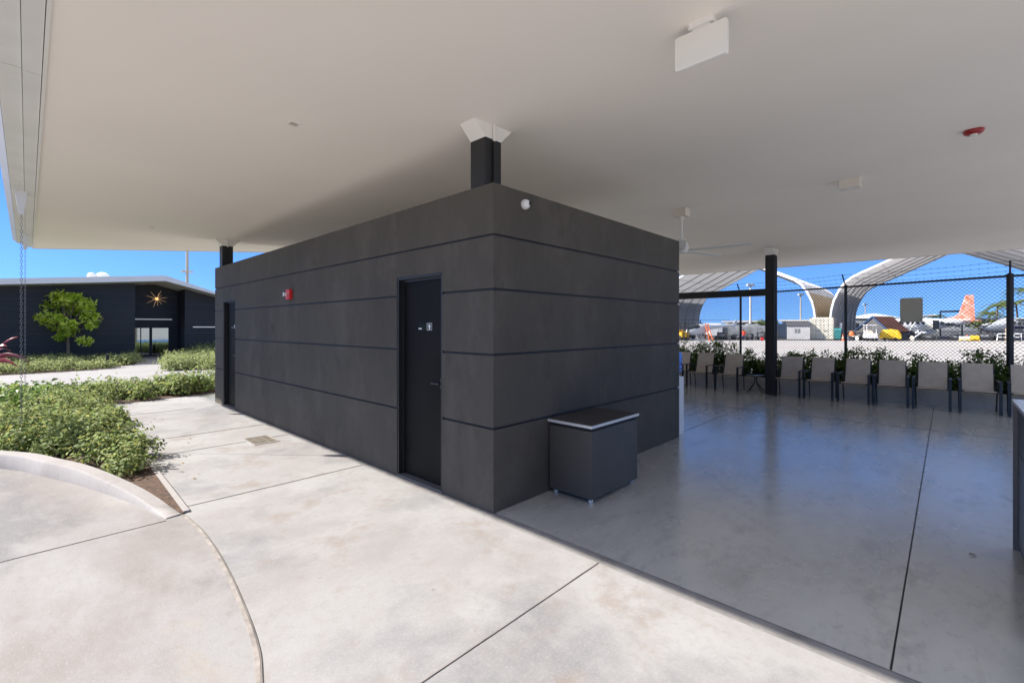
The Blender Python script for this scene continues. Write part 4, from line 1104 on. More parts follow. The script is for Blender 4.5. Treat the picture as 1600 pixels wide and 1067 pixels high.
# ------------------------------------------------------------------ aircraft (nose +x, port side +y)
def sect(x, z, wd, ht, e=2.6, n=20):
    r = []
    for k in range(n):
        t = 2*PI*k/n; c, s_ = math.cos(t), math.sin(t)
        r.append((x, wd/2*math.copysign(abs(c)**(2/e), c), z + ht/2*math.copysign(abs(s_)**(2/e), s_)))
    return r
def aircraft(px, Z, heading, lab, body, tailm, reg, regsize, regx, opened, sc=1.0):
    x, y = at(px, Z)
    a = empty('propeller_aircraft', (x, y, 0), heading, lab, 'aircraft', None)
    a.scale = sc
    MB().loft([sect(5.0, 1.75, .55, .6), sect(4.6, 1.75, .95, 1.05), sect(3.6, 1.8, 1.2, 1.3), sect(2.9, 1.85, 1.35, 1.45), sect(2.2, 2.05, 1.55, 1.85), sect(1.4, 2.1, 1.62, 1.9), sect(-1.6, 2.1, 1.62, 1.86), sect(-3.2, 2.18, 1.35, 1.55), sect(-5.2, 2.35, .85, 1.05), sect(-7.0, 2.52, .4, .62), sect(-7.6, 2.55, .16, .45)]).build('fuselage', body, a, smooth=True)
    for s in (-1, 1):
        rings = []
        for t in (0, .25, .5, .75, .97, 1.0):
            yy = s*(.3 + 7.65*t); c = 1.95 - .75*t; th = (.26 - .12*t)*(.55 if t == 1.0 else 1)
            xc = .75 - .12*t; zc_ = 3.0 + .28*t
            rings.append([(xc + c*.42*math.cos(q) - c*.08, yy, zc_ + th/2*math.sin(q)) for q in [2*PI*k/12 for k in range(12)]])
        MB().loft(rings).build('wing', body, a, smooth=True)
        mb = MB(); mb.bar((.7, s*.8, 1.3), (.65, s*3.6, 3.02), .05, .16); mb.build('wing_strut', body, a)
        mb = MB(); mb.bar((-.4, s*.6, 1.25), (-.45, s*1.7, .4), .1, .16); mb.tube([(-.45, s*1.66, .36), (-.45, s*1.86, .36)], .36, 16, 1); mb.build('main_wheel', [body, M['black']], a)
        rings = []
        for t in (0, .5, 1.0):
            rings.append([(-6.85 - .1*t + (.62 - .16*t)*math.cos(q), s*(.1 + 3.0*t), 2.62 + .06*math.sin(q)) for q in [2*PI*k/10 for k in range(10)]])
        MB().loft(rings).build('tailplane', tailm, a, smooth=True)
    mb = MB(); mb.prism([(-4.0, 2.85), (-5.5, 3.2), (-6.1, 3.6), (-6.95, 6.2), (-7.95, 6.2), (-8.1, 2.7), (-7.4, 2.2), (-5.9, 2.3)], -.09, .09, 1); mb.build('tail_fin', tailm, a, bevel=.03)
    mb = MB(); mb.bar((3.5, 0, 1.2), (3.55, 0, .35), .1, .1); mb.tube([(3.55, -.09, .3), (3.55, .09, .3)], .3, 16, 1); mb.build('nose_wheel', [body, M['black']], a)
    MB().lathe([(.02, 5.5), (.18, 5.3), (.28, 5.0)], n=14).build('spinner', M['steel'], a, smooth=True).data.transform(Matrix(((0,0,1,0),(1,0,0,0),(0,1,0,1.75),(0,0,0,1))))
    for k in range(3):
        q = .5 + 2*PI*k/3
        MB().bar((5.1, .2*math.cos(q), 1.75 + .2*math.sin(q)), (5.1, 1.3*math.cos(q), 1.75 + 1.3*math.sin(q)), .05, .17).build('propeller_blade', M['black'], a)
    mb = MB(); mb.loft([sect(2.6, 1.0, .9, .5), sect(1.5, .9, 1.2, .6), sect(-1.5, .9, 1.2, .6), sect(-3.0, 1.15, .8, .4)]); mb.build('cargo_pod', body, a, smooth=True)
    for s in (-1, 1):
        f = lambda x: (.81 if x > -1.6 else .81 - (-1.6-x)*.085)
        for wx in (1.0, .3, -.4, -1.1, -2.6):
            if opened and s > 0 and wx in (-2.6,): wx = -3.65
            mb = MB(); yy = s*f(wx); mb.rbox((wx-.19, yy-.03, 2.12), (wx+.19, yy+.012, 2.5), .06, 1); mb.build('window', M['window'], a)
        mb = MB(); mb.prism([(1.55, 2.15), (2.5, 2.12), (2.0, 2.66), (1.55, 2.66)], s*.70, s*.815, 1); mb.build('window', M['window'], a)
    if opened:
        MB().rbox((-3.2, .4, 1.42), (-2.4, .775, 2.68), .08, 1).build('door_opening', M['window'], a)
        mb = MB(); mb.box((-2.35, .79, 1.35), (-1.1, .84, 2.1)); mb.box((-3.1, .8, .25), (-2.5, 1.35, .31)); mb.bar((-3.0, .75, 1.35), (-3.0, 1.35, .3), .05, .05); mb.bar((-2.5, .75, 1.35), (-2.5, 1.35, .3), .05, .05); mb.box((-3.0, .95, .85), (-2.5, 1.2, .9)); mb.build('open_door', M['cream'], a)
    if reg:
        text_obj('registration_lettering', reg, regsize, Matrix(((-1,0,0,regx),(0,0,1,f(regx)-.02),(0,1,0,2.1 if opened else 1.75),(0,0,0,1))), M['navy'] if not opened else M['window'], a, .12)
    return a
aircraft(1426, 58.5, YAW + math.radians(154), 'white high wing aircraft with an orange tail and its rear side door open', M['planewhite'], M['tail'], 'N950MA', .62, -4.25, True, (.73, 1.05, .88))
aircraft(1592, 55, YAW + math.radians(186), 'pale grey high wing aircraft with dark cabin windows at the right edge of the apron', M['planegrey'], M['planegrey'], 'MOKULELE', .55, 1.0, False, (1.0, 1.0, .83))

# ------------------------------------------------------------------ ground equipment, left to right
e = bg('forklift', 1066, 53, 'small yellow forklift at the far left of the apron', 'forklift', None, .4)
mb = MB(); mb.rbox((-.5, -.9, .35), (.5, .8, .95), .1, 2); mb.rbox((-.5, .3, .95), (.5, .9, 1.2), .1, 2); mb.build('body', M['yellow'], e, bevel=.03)
mb = MB()
for x in (-.45, .45):
    mb.bar((x, -.5, .9), (x, -.4, 2.0), .06, .06); mb.bar((x, .5, 1.1), (x, .45, 2.0), .06, .06)
mb.box((-.5, -.5, 2.0), (.5, .55, 2.06)); mb.build('cab_guard', M['grime'], e)
mb = MB()
for x in (-.25, .25): mb.bar((x, -1.05, .1), (x, -1.05, 2.1), .08, .1); mb.bar((x, -1.05, .12), (x, -1.9, .1), .1, .05)
mb.build('mast', M['grime'], e)
for x in (-.45, .45):
    for y in (-.6, .55): MB().tube([(x-.1, y, .3), (x+.1, y, .3)], .3, 14).build('wheel', M['black'], e)

e = bg('helicopter', 1093, 53, 'small grey white helicopter on skids left of the orange ladder', 'helicopter', None, math.radians(-150))
MB().loft([sect(1.75, 1.0, .3, .3, 2), sect(1.5, 1.05, .8, .8, 2), sect(.9, 1.15, 1.2, 1.2, 2.2), sect(.1, 1.25, 1.25, 1.35, 2.2), sect(-.7, 1.35, 1.0, 1.1, 2.2), sect(-1.5, 1.5, .45, .5, 2), sect(-4.6, 1.75, .16, .18, 2)]).build('fuselage', M['planegrey'], e, smooth=True)
MB().loft([sect(1.62, 1.2, .5, .3, 2), sect(1.3, 1.33, .9, .62, 2), sect(.8, 1.42, 1.2, .84, 2.2), sect(.3, 1.5, 1.2, .72, 2.2)]).build('canopy_glass', M['window'], e, smooth=True)
mb = MB(); mb.tube([(-.1, 0, 1.8), (-.1, 0, 2.35)], .08, 8); mb.box((-.35, -.2, 1.75), (.3, .2, 2.0)); mb.build('rotor_mast', M['grime'], e)
for s in (-1, 1):
    mb = MB(); mb.tube([(1.6, s*.8, .25), (1.4, s*.85, .08), (-1.2, s*.85, .08)], .045, 6); mb.tube([(.7, s*.4, .7), (.7, s*.85, .08)], .035, 6); mb.tube([(-.6, s*.4, .8), (-.6, s*.85, .08)], .035, 6); mb.build('skid', M['planegrey'], e)
    MB().box((-.15 + (0 if s > 0 else -3.9), -.06, 2.34), (3.9 if s > 0 else -.05, .06, 2.37)).build('rotor_blade', M['grime'], e)
MB().prism([(-4.3, 1.7), (-4.9, 2.4), (-5.1, 2.4), (-4.8, 1.3), (-4.5, 1.3)], -.03, .03, 1).build('tail_fin', M['planegrey'], e)

e = bg('step_ladder', 1108, 51.5, 'tall orange step ladder leaning beside the white box truck', 'ladder')
mb = MB()
for x in (-.2, .2): mb.bar((x*.7-.28, .55, 1.85), (x + .25, 0, 0), .07, .09)
for k in range(7):
    t = .08 + k*.13; mb.bar((-.28*(1-t) + .25*t - .17, .55*(1-t), 1.85*(1-t)), (-.28*(1-t) + .25*t + .18, .55*(1-t), 1.85*(1-t)), .08, .04)
for x in (-.2, .2): mb.bar((x*.7-.28, .55, 1.85), (x - .25, 1.2, 0), .05, .05)
mb.build('rails', M['orange'], e)
MB().box((-.48, .42, 1.85), (-.08, .68, 1.91)).build('top_cap', M['orange'], e)

e = bg('box_truck', 1117, 57, 'white box truck behind the orange ladder', 'truck', None, .15)
MB().box((-.9, -.2, .6), (.75, 4.2, 2.0)).build('cargo_box', M['planewhite'], e, bevel=.03)
mb = MB(); mb.prism([(-1.5, .45), (-.2, .45), (-.2, 1.1), (-.5, 1.75), (-1.45, 1.75)], -.82, .72, 0); mb.build('cab', M['planewhite'], e, bevel=.05)
MB().prism([(-.215, 1.12), (-.205, 1.12), (-.50, 1.72), (-.51, 1.72)], -.7, .6, 0).build('windscreen', M['window'], e)
MB().box((-.915, .2, 1.45), (-.9, 3.9, 1.6)).build('grey_stripe', M['greytarp'], e)
for x in (-.8, .6):
    for y in (-.9, 3.2): MB().tube([(x-.1, y, .38), (x+.1, y, .38)], .38, 16).build('wheel', M['black'], e)

def covered(px, Z, w_, d_, h_, lab, nm='covered_aircraft'):
    e = bg(nm, px, Z, lab, 'covered aircraft')
    mb = MB(); rings = []
    for i in range(12):
        x = -w_/2 + w_*i/11
        top = h_*(.78 + .2*math.sin(PI*(i/11)**.8) + .05*math.sin(i*2.1)); r = []
        for k in range(13):
            t = PI*k/12
            r.append((x + .12*math.sin(k*1.3+i), -d_/2*math.copysign(abs(math.cos(t))**.55, math.cos(t)), .45 + (top-.45)*abs(math.sin(t))**.45 + .06*math.sin(i*1.9 + k)))
        rings.append(r)
    mb.loft(rings); mb.build('cover', M['greytarp'], e, smooth=True)
    for x in (-w_*.35, w_*.05, w_*.38):
        mb = MB(); mb.tube([(x-.12, -.3, .3), (x+.12, -.3, .3)], .3, 14); mb.bar((x, -.3, .3), (x, 0, .8), .12, .12); mb.build('wheel', M['black'], e)
    return e
covered(1142, 57.5, 2.7, 2.6, 2.05, 'grey tarpaulin covered aircraft beside the white box truck')
covered(1176, 60, 3.8, 2.6, 2.0, 'grey tarpaulin covered aircraft behind the person in orange')

def machinery(px, Z, w_, h_, lab):
    e = bg('ground_power_cart', px, Z, lab, 'equipment cart')
    MB().rbox((-w_/2, -.5, .3), (w_/2, .5, h_*.75), .08, 1).build('housing', M['grime'], e, bevel=.02)
    mb = MB(); mb.tube([(-w_*.4, -.2, h_*.75), (-w_*.4, -.2, h_), (w_*.1, -.2, h_), (w_*.1, -.2, h_*.75)], .03, 6); mb.bar((w_/2, 0, .4), (w_/2 + .6, 0, .3), .06, .06); mb.build('handle', M['black'], e)
    for x in (-w_*.3, w_*.3): MB().tube([(x, -.58, .22), (x, -.46, .22)], .22, 14).build('wheel', M['black'], e)
    MB().box((-w_*.3, -.515, h_*.4), (w_*.2, -.5, h_*.6)).build('panel', M['greytarp'], e)
machinery(1129, 53.5, 1.3, 1.25, 'dark equipment cart in front of the first grey covered aircraft')
machinery(1152, 53.5, 1.1, .9, 'low dark equipment cart left of the person in orange')
machinery(1172, 54, 1.0, 1.0, 'dark equipment cart right of the person in orange')
machinery(1190, 54.5, 1.2, 1.3, 'dark equipment cart just left of the black column')
machinery(1417, 55, 1.9, 1.4, 'dark equipment cart below the grey fence sign')
machinery(1495, 52, 1.6, .9, 'dark equipment cart in the shade under the aircraft tail')

machinery(1206, 53.8, 1.5, 1.5, 'dark equipment cart just right of the black column, before the blue storage unit')
machinery(1341, 55, 1.3, 1.2, 'dark equipment cart between the thick hangar leg and the golf cart')
machinery(1451, 53, 1.7, .8, 'low dark equipment cart below the open aircraft door')
machinery(1540, 52.5, 1.9, 1.1, 'dark equipment cart under the nose of the grey aircraft')
machinery(1078, 54, 1.2, 1.5, 'dark equipment cart between the forklift and the helicopter')
# person sitting on a cart, seen from behind (one skin)
def person(px, Z, lab):
    x, y = at(px, Z)
    joints = [('pelvis', (0, 0, .52), .15, None), ('waist', (0, .02, .68), .14, 0), ('chest', (0, 0, .92), .165, 1), ('neck', (0, -.01, 1.10), .06, 2), ('head', (0, -.03, 1.20), .095, 3), ('crown', (0, -.03, 1.30), .07, 4),
              ('sh_l', (-.19, 0, 1.02), .07, 2), ('el_l', (-.25, -.12, .78), .05, 6), ('wr_l', (-.14, -.32, .70), .035, 7), ('ha_l', (-.10, -.40, .70), .03, 8),
              ('sh_r', (.19, 0, 1.02), .07, 2), ('el_r', (.26, -.10, .78), .05, 10), ('wr_r', (.16, -.30, .70), .035, 11), ('ha_r', (.12, -.38, .70), .03, 12),
              ('hp_l', (-.10, -.04, .50), .10, 0), ('kn_l', (-.14, -.46, .52), .075, 14), ('an_l', (-.13, -.44, .10), .05, 15), ('to_l', (-.14, -.60, .05), .04, 16),
              ('hp_r', (.10, -.04, .50), .10, 0), ('kn_r', (.14, -.46, .52), .075, 18), ('an_r', (.13, -.44, .10), .05, 19), ('to_r', (.14, -.60, .05), .04, 20)]
    me = bpy.data.meshes.new('person')
    me.from_pydata([j[1] for j in joints], [(i, j[3]) for i, j in enumerate(joints) if j[3] is not None], [])
    o = bpy.data.objects.new('person', me); COL.objects.link(o)
    o.modifiers.new('skin', 'SKIN')
    for i, j in enumerate(joints):
        o.data.skin_vertices[0].data[i].radius = (j[2], j[2]*(.75 if j[0] in ('chest', 'waist') else 1))
    o.data.skin_vertices[0].data[0].use_root = True
    sb = o.modifiers.new('sub', 'SUBSURF'); sb.levels = 1; sb.render_levels = 1
    bpy.context.view_layer.update()
    nm = bpy.data.meshes.new_from_object(o.evaluated_get(bpy.context.evaluated_depsgraph_get()))
    o.modifiers.clear(); o.data = nm
    for m in ('skin', 'shirt', 'jeans', 'hair'): nm.materials.append(M[m])
    for p in nm.polygons:
        c = p.center; p.use_smooth = True
        arm = abs(c.x) > .2 or (c.y < -.2 and .62 < c.z < .85)
        if c.z > 1.12: p.material_index = 3 if (c.z > 1.24 or c.y > -.02) else 0
        elif c.z > 1.08: p.material_index = 0
        elif arm and c.z < .84 and c.z > .6: p.material_index = 0
        elif c.z > .60: p.material_index = 1
        elif c.z > .09: p.material_index = 2
        else: p.material_index = 3
    o.location = (x, y, 0); o.rotation_euler = (0, 0, YAW + PI*.95)
    tag(o, lab, 'person')
person(1162, 52.6, 'person in an orange red shirt and blue jeans sitting before the grey covered aircraft')
e = bg('stool', 1162, 52.6, 'low stool under the person in the orange red shirt', 'stool')
MB().rbox((-.2, -.15, .36), (.2, .2, .40), .05, 2).build('seat', M['grime'], e)
for sx_ in (-.15, .15):
    for sy_ in (-.1, .14): MB().tube([(sx_, sy_, .36), (sx_*1.2, sy_*1.2, 0)], .02, 6).build('leg', M['grime'], e)

def aframe(px, Z, w_, h_, m, lab, nm, cat, group=None):
    e = bg(nm, px, Z, lab, cat, group)
    for s in (-1, 1):
        mb = MB(); mb.bar((s*w_*.42, 0, h_), (s*w_/2, -.35, 0), .06, .06); mb.bar((s*w_*.42, 0, h_), (s*w_/2, .35, 0), .06, .06); mb.bar((s*w_*.47, -.18, h_*.5), (s*w_*.47, .18, h_*.5), .04, .04); mb.build('trestle', m, e)
    mb = MB(); mb.box((-w_/2, -.07, h_), (w_/2, .07, h_+.09)); mb.bar((-w_*.46, -.15, h_*.55), (w_*.46, -.15, h_*.55), .05, .05); mb.build('top_rail', m, e)
    return e
aframe(1183, 52, .7, .95, M['greytarp'], 'grey trestle right of the person in orange', 'trestle', 'trestle')
aframe(1566, 50.5, 1.2, .75, M['planewhite'], 'white trestle left of the thick fence post, below the grey aircraft', 'trestle', 'trestle')
aframe(1590, 50.5, .9, .75, M['planewhite'], 'white trestle right of the thick fence post, below the grey aircraft', 'trestle', 'trestle')
e = bg('fuel_can', 1190.5, 52, 'small red fuel can near the grey trestle', 'can')
MB().rbox((-.2, -.12, 0), (.2, .12, .34), .05, 1).build('body', M['red'], e, bevel=.02)
mb = MB(); mb.tube([(-.1, 0, .34), (-.1, 0, .42), (.08, 0, .42), (.08, 0, .34)], .02, 6); mb.build('handle', M['red'], e)
MB().tube([(.15, 0, .33), (.22, 0, .44)], .03, 8).build('spout', M['yellow'], e)

e = bg('storage_unit', 1221, 58, 'dark blue storage unit left of the pale shed', 'container')
MB().box((-1.15, 0, .1), (.8, 3, 1.95)).build('body', M['darkblue'], e, bevel=.03)
for k in range(6): MB().box((-1.05 + k*.3, -.03, .2), (-.9 + k*.3, 0, 1.85)).build('rib', M['darkblue'], e)
e = bg('site_shed', 1247.5, 54.5, 'pale shed with a dark low roof and two small dark windows', 'shed')
MB().box((-1.38, 0, .05), (1.38, 3.6, 1.68)).build('wall', M['shedwall'], e, bevel=.01)
MB().prism([(-.12, 1.66), (-.12, 1.70), (.65, 2.14), (3.0, 2.14), (3.72, 1.70), (3.72, 1.66)], -1.45, 1.42, 0).build('roof', M['shedroof'], e)
for x in (-.32, .06): MB().box((x-.14, -.02, .82), (x+.16, .01, 1.32)).build('window', M['greytarp'], e)
e = bg('shipping_container', 1284, 54, 'cream shipping container showing its closed double doors', 'container')
MB().box((-1.42, 0, .08), (1.42, 6.0, 2.66)).build('body', M['cream'], e, bevel=.02)
for s in (-1, 1):
    d_ = MB().box((s*.02, -.05, .2), (s*1.3, 0, 2.52)).build('door', M['cream'], e, bevel=.01)
    mb = MB()
    for z in (.55, 1.15, 1.75, 2.3): mb.box((s*.06, -.062, z), (s*1.28, -.0505, z+.025))
    mb.build('seam', M['rust'], d_)
    for x in (.22, .72): MB().tube([(s*x, -.09, .16), (s*x, -.09, 2.56)], .012, 8).build('lock_rod', M['rust'], d_)
    MB().box((s*.3, -.12, 1.05), (s*.66, -.095, 1.1)).build('lock_handle', M['rust'], d_)
mb = MB()
for x in (-1.42, 1.28):
    for z in (.04, 2.56): mb.box((x, -.07, z), (x+.14, .04, z+.14))
mb.box((-.35, -.03, .02), (.25, .1, .1))
mb.build('corner_casting', M['rust'], e)
e = bg('waste_bin', 1309, 53, 'teal wheeled bin beside the cream container', 'bin')
MB().loft([[(-.32,-.3,.15),(.32,-.3,.15),(.32,.3,.15),(-.32,.3,.15)], [(-.4,-.38,1.1),(.4,-.38,1.1),(.4,.38,1.1),(-.4,.38,1.1)]]).build('body', M['teal'], e, bevel=.03)
MB().prism([(-.42, 1.1), (.42, 1.1), (.38, 1.25), (-.3, 1.42)], -.42, .42, 0).build('lid', M['teal'], e, bevel=.02)
for x in (-.3, .3): MB().tube([(x-.05, .3, .15), (x+.05, .3, .15)], .15, 12).build('wheel', M['black'], e)
e = bg('warning_sign', 1314, 54.5, 'white warning board on a thin post beside the teal bin', 'sign')
MB().tube([(0, 0, 0), (0, 0, 1.9)], .03, 8).build('post', M['galv'], e); MB().box((-.14, -.05, 1.35), (.14, -.03, 2.0)).build('board', M['planewhite'], e)
def cone(px, Z, lab, m='orange'):
    e = bg('traffic_cone', px, Z, lab, 'traffic cone')
    MB().rbox((-.2, -.2, 0), (.2, .2, .04), .05, 2).build('base', M['orange'], e)
    MB().lathe([(.15, .04), (.03, .72)], n=16).build('cone', M['orange'], e, smooth=True)
    MB().lathe([(.108, .3), (.075, .46)], n=16).build('white_band', M['planewhite'], e, smooth=True)
cone(1317, 51.5, 'orange traffic cone beside the teal bin')
cone(1511, 50, 'orange traffic cone under the orange aircraft tail')
# gabled shelter with red brown roof
e = bg('gabled_shelter', 1366, 54, 'dark gabled shelter with a red brown roof behind the golf cart', 'shelter', None, -.62)
e.scale = (e.scale.x*.82, e.scale.y*.55, .93)
MB().prism([(-3.2, 0), (2.4, 0), (2.4, 1.2), (-.2, 2.85), (-3.2, 1.25)], 0, 7, 1).build('wall', M['sheltergrey'], e)
mb = MB(); mb.prism([(-.2, 2.87), (2.75, 1.0), (2.75, 1.12), (-.2, 3.0)], -.2, 7.2, 1); mb.prism([(-.2, 2.87), (-3.5, 1.08), (-3.5, 1.2), (-.2, 3.0)], -.2, 7.2, 1); mb.build('roof', M['browncanvas'], e)
mb = MB(); mb.prism([(-.2, 2.86), (2.8, .96), (2.8, 1.14), (-.2, 3.04)], -.30, -.2, 1); mb.prism([(-.2, 2.86), (-3.55, 1.04), (-3.55, 1.22), (-.2, 3.04)], -.30, -.2, 1); mb.build('barge_board', M['bluemetal'], e)
e = bg('golf_cart', 1359.5, 50.5, 'white golf cart with a flat white roof seen from the front', 'golf cart', None, .25)
mb = MB(); mb.prism([(-1.15, .32), (1.1, .32), (1.1, .72), (.5, .75), (.45, .45), (-.55, .45), (-.7, .85), (-1.15, .7)], -.58, .58, 0); mb.build('body', M['planewhite'], e, bevel=.04)
mb = MB(); mb.rbox((-.55, .1, .7), (.55, .6, .86), .05, 2); mb.rbox((-.55, .58, .86), (.55, .7, 1.2), .05, 2); mb.build('seat', M['cream'], e)
mb = MB(); mb.rbox((-.62, -.9, 1.72), (.62, 1.0, 1.79), .1, 2); mb.build('roof', M['planewhite'], e)
for x in (-.52, .52):
    mb = MB(); mb.bar((x, -.72, .8), (x, -.5, 1.73), .06, .06); mb.bar((x, .78, .8), (x, .72, 1.73), .06, .06); mb.build('roof_post', M['planewhite'], e)
for x in (-.5, .5):
    for y in (-.75, .75): MB().tube([(x-.1, y, .24), (x+.1, y, .24)], .24, 14).build('wheel', M['black'], e)
for x in (-.38, .38): MB().box((x-.1, -1.165, .55), (x+.1, -1.15, .66)).build('headlight', M['lens'], e)
mb = MB(); mb.tube([(.25, -.6, .8), (.25, -.25, 1.05)], .02, 6); mb.build('steering_column', M['black'], e)
e = bg('covered_load', 1391, 50.5, 'rounded yellow tarpaulin covered load right of the golf cart', 'covered load')
mb = MB(); rings = []
for i in range(11):
    t = i/10; x = -1.2 + 2.4*t; r = []
    hh = 1.3*(.72 + .28*math.sin(PI*t)**.5) * (.8 if i in (0, 10) else 1)
    for k in range(13):
        q = PI*k/12; r.append((x, -.7*math.copysign(abs(math.cos(q))**.5, math.cos(q)), .28 + (hh-.28)*abs(math.sin(q))**.5 + .03*math.sin(i*2+k*1.7)))
    rings.append(r)
mb.loft(rings); mb.build('cover', M['yellow'], e, smooth=True)
mb = MB(); mb.box((-1.1, -.6, .2), (1.2, .6, .3)); mb.bar((1.2, 0, .25), (2.3, 0, .2), .07, .07); mb.build('trailer_bed', M['grime'], e)
for x in (-.6, .6): MB().tube([(x, -.7, .2), (x, -.58, .2)], .2, 14).build('wheel', M['black'], e)
e = bg('baggage_cart', 1332, 53, 'pale flat baggage cart with an orange load left of the golf cart', 'cart')
MB().box((-.9, -.5, .42), (.75, .5, .52)).build('bed', M['cream'], e)
for x in (-.6, .5): MB().tube([(x, -.52, .22), (x, -.4, .22)], .22, 14).build('wheel', M['planewhite'], e)
mb = MB(); mb.lathe([(.3, .52), (.34, .7), (.2, .95), (.05, 1.1)], (-.1, 0, 0), 14); mb.build('load', M['orange'], e, smooth=True)
mb = MB(); mb.bar((-.85, 0, .52), (-.85, 0, 1.1), .05, .05); mb.bar((-.85, 0, 1.05), (.6, 0, 1.05), .04, .04); mb.build('handrail', M['galv'], e)
def tank(px, Z, lab, m, r, L_):
    e = bg('equipment_pile', px, Z, lab, 'equipment')
    MB().tube([(-L_/2, 0, r), (L_/2, 0, r)], r, 16).build('tank', M[m], e, smooth=True)
    mb = MB(); mb.bar((-L_*.3, -.3, .05), (-L_*.3, .4, .05), .1, .1); mb.bar((L_*.3, -.3, .05), (L_*.3, .4, .05), .1, .1); mb.tube([(-L_*.5, -.4, .1), (0, -.55, .3), (L_*.6, -.4, .12)], .07, 6); mb.build('hose', M['yellow'], e)
tank(1507, 50, 'white tank with yellow hoses under the orange aircraft tail', 'planewhite', .26, 1.2)
tank(1523, 51, 'yellow equipment with hoses between the two aircraft', 'yellow', .3, 1.0)
e = bg('tow_bar', 1432, 51.5, 'white tow bar with a round wheel below the white aircraft door', 'tow bar')
MB().bar((-.4, 0, .25), (.55, .2, .95), .09, .09).build('bar', M['planewhite'], e); MB().tube([(-.5, -.08, .28), (-.5, .08, .28)], .28, 16).build('wheel', M['cream'], e)
e = bg('gantry_frame', 1486, 74, 'dark steel frame rising behind the white aircraft', 'frame')
mb = MB()
for x in (-1.75, 1.75): mb.bar((x, 0, 0), (x, 0, 4.0), .25, .25)
mb.bar((-1.87, 0, 4.0), (1.87, 0, 4.05), .28, .28); mb.bar((-1.7, 0, 2.6), (1.7, 0, 3.2), .1, .1)
mb.build('bars', M['farwall'], e)
e = bg('cargo_crate', 1577, 50, 'tall tan packing crate in front of the grey aircraft', 'crate')
MB().box((-.45, .1, .35), (-.1, .45, 1.45)).build('body', M['galv'], e, bevel=.02); MB().box((-.5, .05, .0), (.1, .5, .35)).build('pallet', M['trunk'], e)
mb = MB(); mb.box((-.47, .085, .6), (-.08, .1, .66)); mb.box((-.47, .085, 1.15), (-.08, .1, 1.21)); mb.build('strap', M['orange'], e)

# low terminal buildings and palms far off
def block(px0, px1, Z, top, lab, roofover=1.2, m='terminal', nm='terminal_building'):
    x = (px0 + px1)/2; wd = (px1-px0)/717.5*Z; h = hz(top, Z)
    e = bg(nm, x, Z, lab, 'building')
    MB().box((-wd/2, 0, 0), (wd/2, 14, h-.5)).build('wall', M[m], e)
    MB().box((-wd/2-roofover, -roofover, h-.5), (wd/2+roofover, 14+roofover, h)).build('roof', M['terminal'], e)
    n = max(2, int(wd/4))
    for k in range(n):
        x0 = -wd/2 + wd*(k+.25)/n; MB().box((x0, -.06, h*.35), (x0 + wd*.5/n, .02, h*.62)).build('window', M['window'], e)
block(1133, 1160, 150, 501.5, 'low pale terminal building beyond the first grey covered aircraft')
block(1160, 1198, 160, 501.0, 'long grey roofed terminal building left of the black column', 1.2, 'greytarp')
block(1222, 1262, 150, 499.5, 'low cream roofed terminal building behind the pale shed')
block(1440, 1600, 190, 501, 'long low terminal building behind the two aircraft', 1.0, 'greytarp')
def palm(px, Z, top, lab, fr_=24, rr=3.2):
    x, y = at(px, Z); h = hz(top, Z)
    e = empty('palm_tree', (x, y, 0), random.uniform(0, 6), lab, 'palm tree', 'palms beyond the aircraft')
    MB().tube([(0, 0, 0), (.3, .1, h*.5), (.1, .3, h)], .2, 8, rad=[.28, .2, .15]).build('trunk', M['trunk'], e, smooth=True)
    V = []; F = []
    for k in range(fr_):
        a = random.uniform(0, 2*PI); up = random.uniform(-.2, 1.2); L = rr*random.uniform(.75, 1.1)
        for i in range(1, 15):
            t = i/14; r = L*t*math.cos(up*.5*(1-t)); z = h + L*(math.sin(up)*t*.8 - .75*t*t)
            c = Vector((.1 + r*math.cos(a), .3 + r*math.sin(a), z)); sd = Vector((-math.sin(a), math.cos(a), 0)); fw = Vector((math.cos(a), math.sin(a), -.6))
            for s in (-1, 1):
                tip = c + sd*s*.75*(1-t*.6) + fw*.35 + Vector((0, 0, -.35)); o = len(V)
                V += [tuple(c - fw*.06), tuple(c + fw*.1), tuple(tip)]; F.append((o, o+1, o+2))
    mb = MB(); mb.add(V, F); mb.build('crown', M['palmleaf'], e)
palm(1560, 120, 476, 'palm with its crown just left of the thick fence post', 30, 3.6)
palm(1545, 128, 489, 'shorter palm above the wing between the two aircraft')
palm(1590, 110, 472, 'large palm at the right edge beyond the thick fence post', 30, 4.6)
palm(1606, 100, 452, 'tallest palm, cut off by the right edge of the picture', 30, 4.2)
palm(1456, 150, 494, 'small distant palm right of the grey fence sign', 22, 3.6)
palm(1342, 150, 503, 'small distant palm behind the dark gabled shelter', 22, 3.6)
def bushrow(px, Z, wd, h, lab):
    x, y = at(px, Z); e = empty('bush', (x, y, 0), YAW, lab, 'bush')
    P = []; N = []; mb = MB()
    for k in range(7):
        c = (random.uniform(-wd/2, wd/2), random.uniform(-1, 1), h*random.uniform(.45, .7)); r = h*.35
        mb.tube([(c[0]*.5, 0, 0), c], .1, 5)
        for q in range(150):
            dv = Vector((random.gauss(0, 1), random.gauss(0, 1), random.gauss(0, 1))).normalized()*r*random.uniform(.5, 1.1)
            P.append((c[0]+dv.x*1.4, c[1]+dv.y, c[2]+dv.z)); N.append((dv.x, dv.y, dv.z+.3))
    mb.build('stem', M['trunk'], e)
    leaf_object('foliage', P, N, .55, .28, M['palmleaf'], e, .5)
bushrow(1552, 112, 6.5, 4.4, 'green flowering bush below the palms beyond the grey aircraft')
bushrow(1600, 112, 5, 4.0, 'dense bush below the large palm at the right edge')
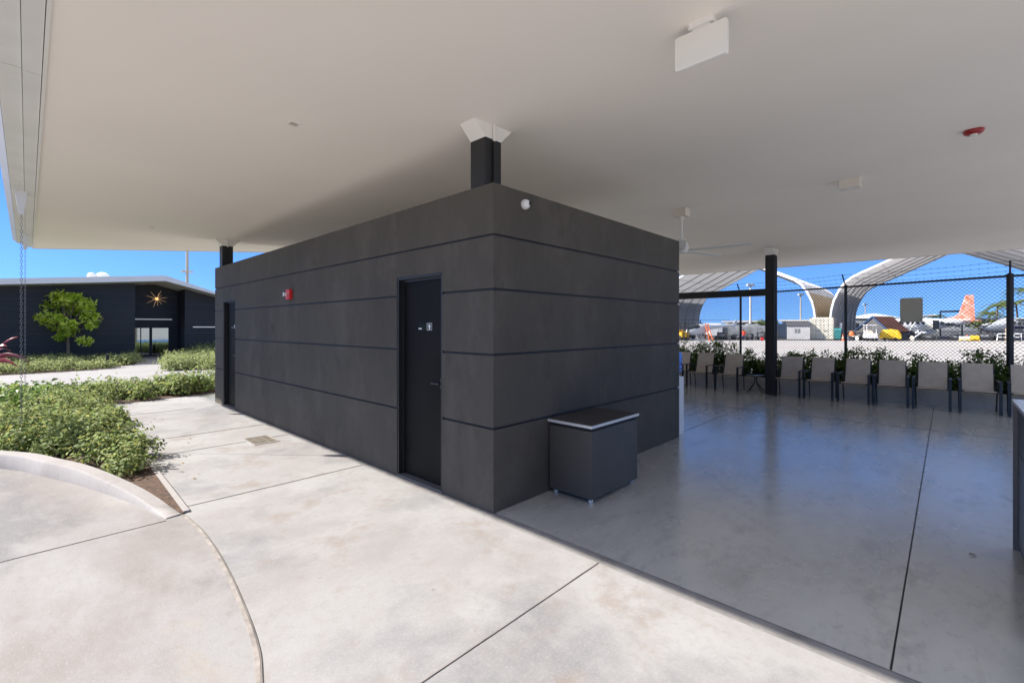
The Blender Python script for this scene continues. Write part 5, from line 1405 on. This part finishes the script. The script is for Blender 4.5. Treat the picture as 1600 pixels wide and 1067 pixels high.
bushrow(1196, 140, 5, 4.2, 'dark bush left of the black column, beyond the covered aircraft')

x0_, x1_, Zr = 1326, 1405, 110
e = bg('terminal_building', (x0_+x1_)/2, Zr, 'low white gable roofed building behind the golf cart and the shelter', 'building')
hw_ = (x1_-x0_)/2/717.5*Zr
MB().box((-hw_+.4, 0, 0), (hw_-.4, 12, hz(497.5, Zr)-.05)).build('wall', M['greytarp'], e)
MB().prism([(-hw_, hz(497, Zr)), (hw_, hz(498.5, Zr)), (hw_, hz(496.2, Zr)), (hw_*.1, hz(490, Zr)), (-hw_*.2, hz(490.3, Zr)), (-hw_, hz(495.2, Zr))], -.5, 12.5, 1).build('roof', M['planewhite'], e)
for k in range(5): MB().box((-hw_*.8 + k*hw_*.36, -.05, 1.2), (-hw_*.6 + k*hw_*.36, .03, 2.4)).build('window', M['window'], e)

# ------------------------------------------------------------------ litter
def fallen(x, y, z, sz, lab, grp, m):
    a = random.uniform(0, 6.28); c_, s_ = math.cos(a), math.sin(a)
    pts = [(-.5, 0, .0), (-.15, .22, .12), (.25, .18, .1), (.5, 0, .02), (.25, -.18, .14), (-.15, -.22, .1), (0, 0, .03)]
    mb = MB(); mb.add([((p[0]*c_ - p[1]*s_)*sz, (p[0]*s_ + p[1]*c_)*sz, p[2]*sz + .002) for p in pts], [(0, 6, 1), (1, 6, 2), (2, 6, 3), (3, 6, 4), (4, 6, 5), (5, 6, 0)])
    o = mb.build('fallen_leaf', m); o.location = (x, y, z)
    tag(o, lab, 'leaf', grp)
M['dryleaf'] = mat('dry_leaf', (0.32, 0.22, 0.09), 0.8)
for px, py in ((1122, 639), (1235, 638), (1349, 648), (1296, 634), (1520, 868), (1550, 645)):
    fallen(*gp(px, py), .006, .05, 'small dry leaf lying on the polished floor', 'dry leaves on the polished floor', M['dryleaf'])
for k in range(12):
    fallen(random.uniform(-1.66, -1.1), random.uniform(2.3, 8.8), .003, random.uniform(.03, .055), 'small dry leaf lying on the pale concrete beside the bed', 'dry leaves on the pale concrete', M['dryleaf'])
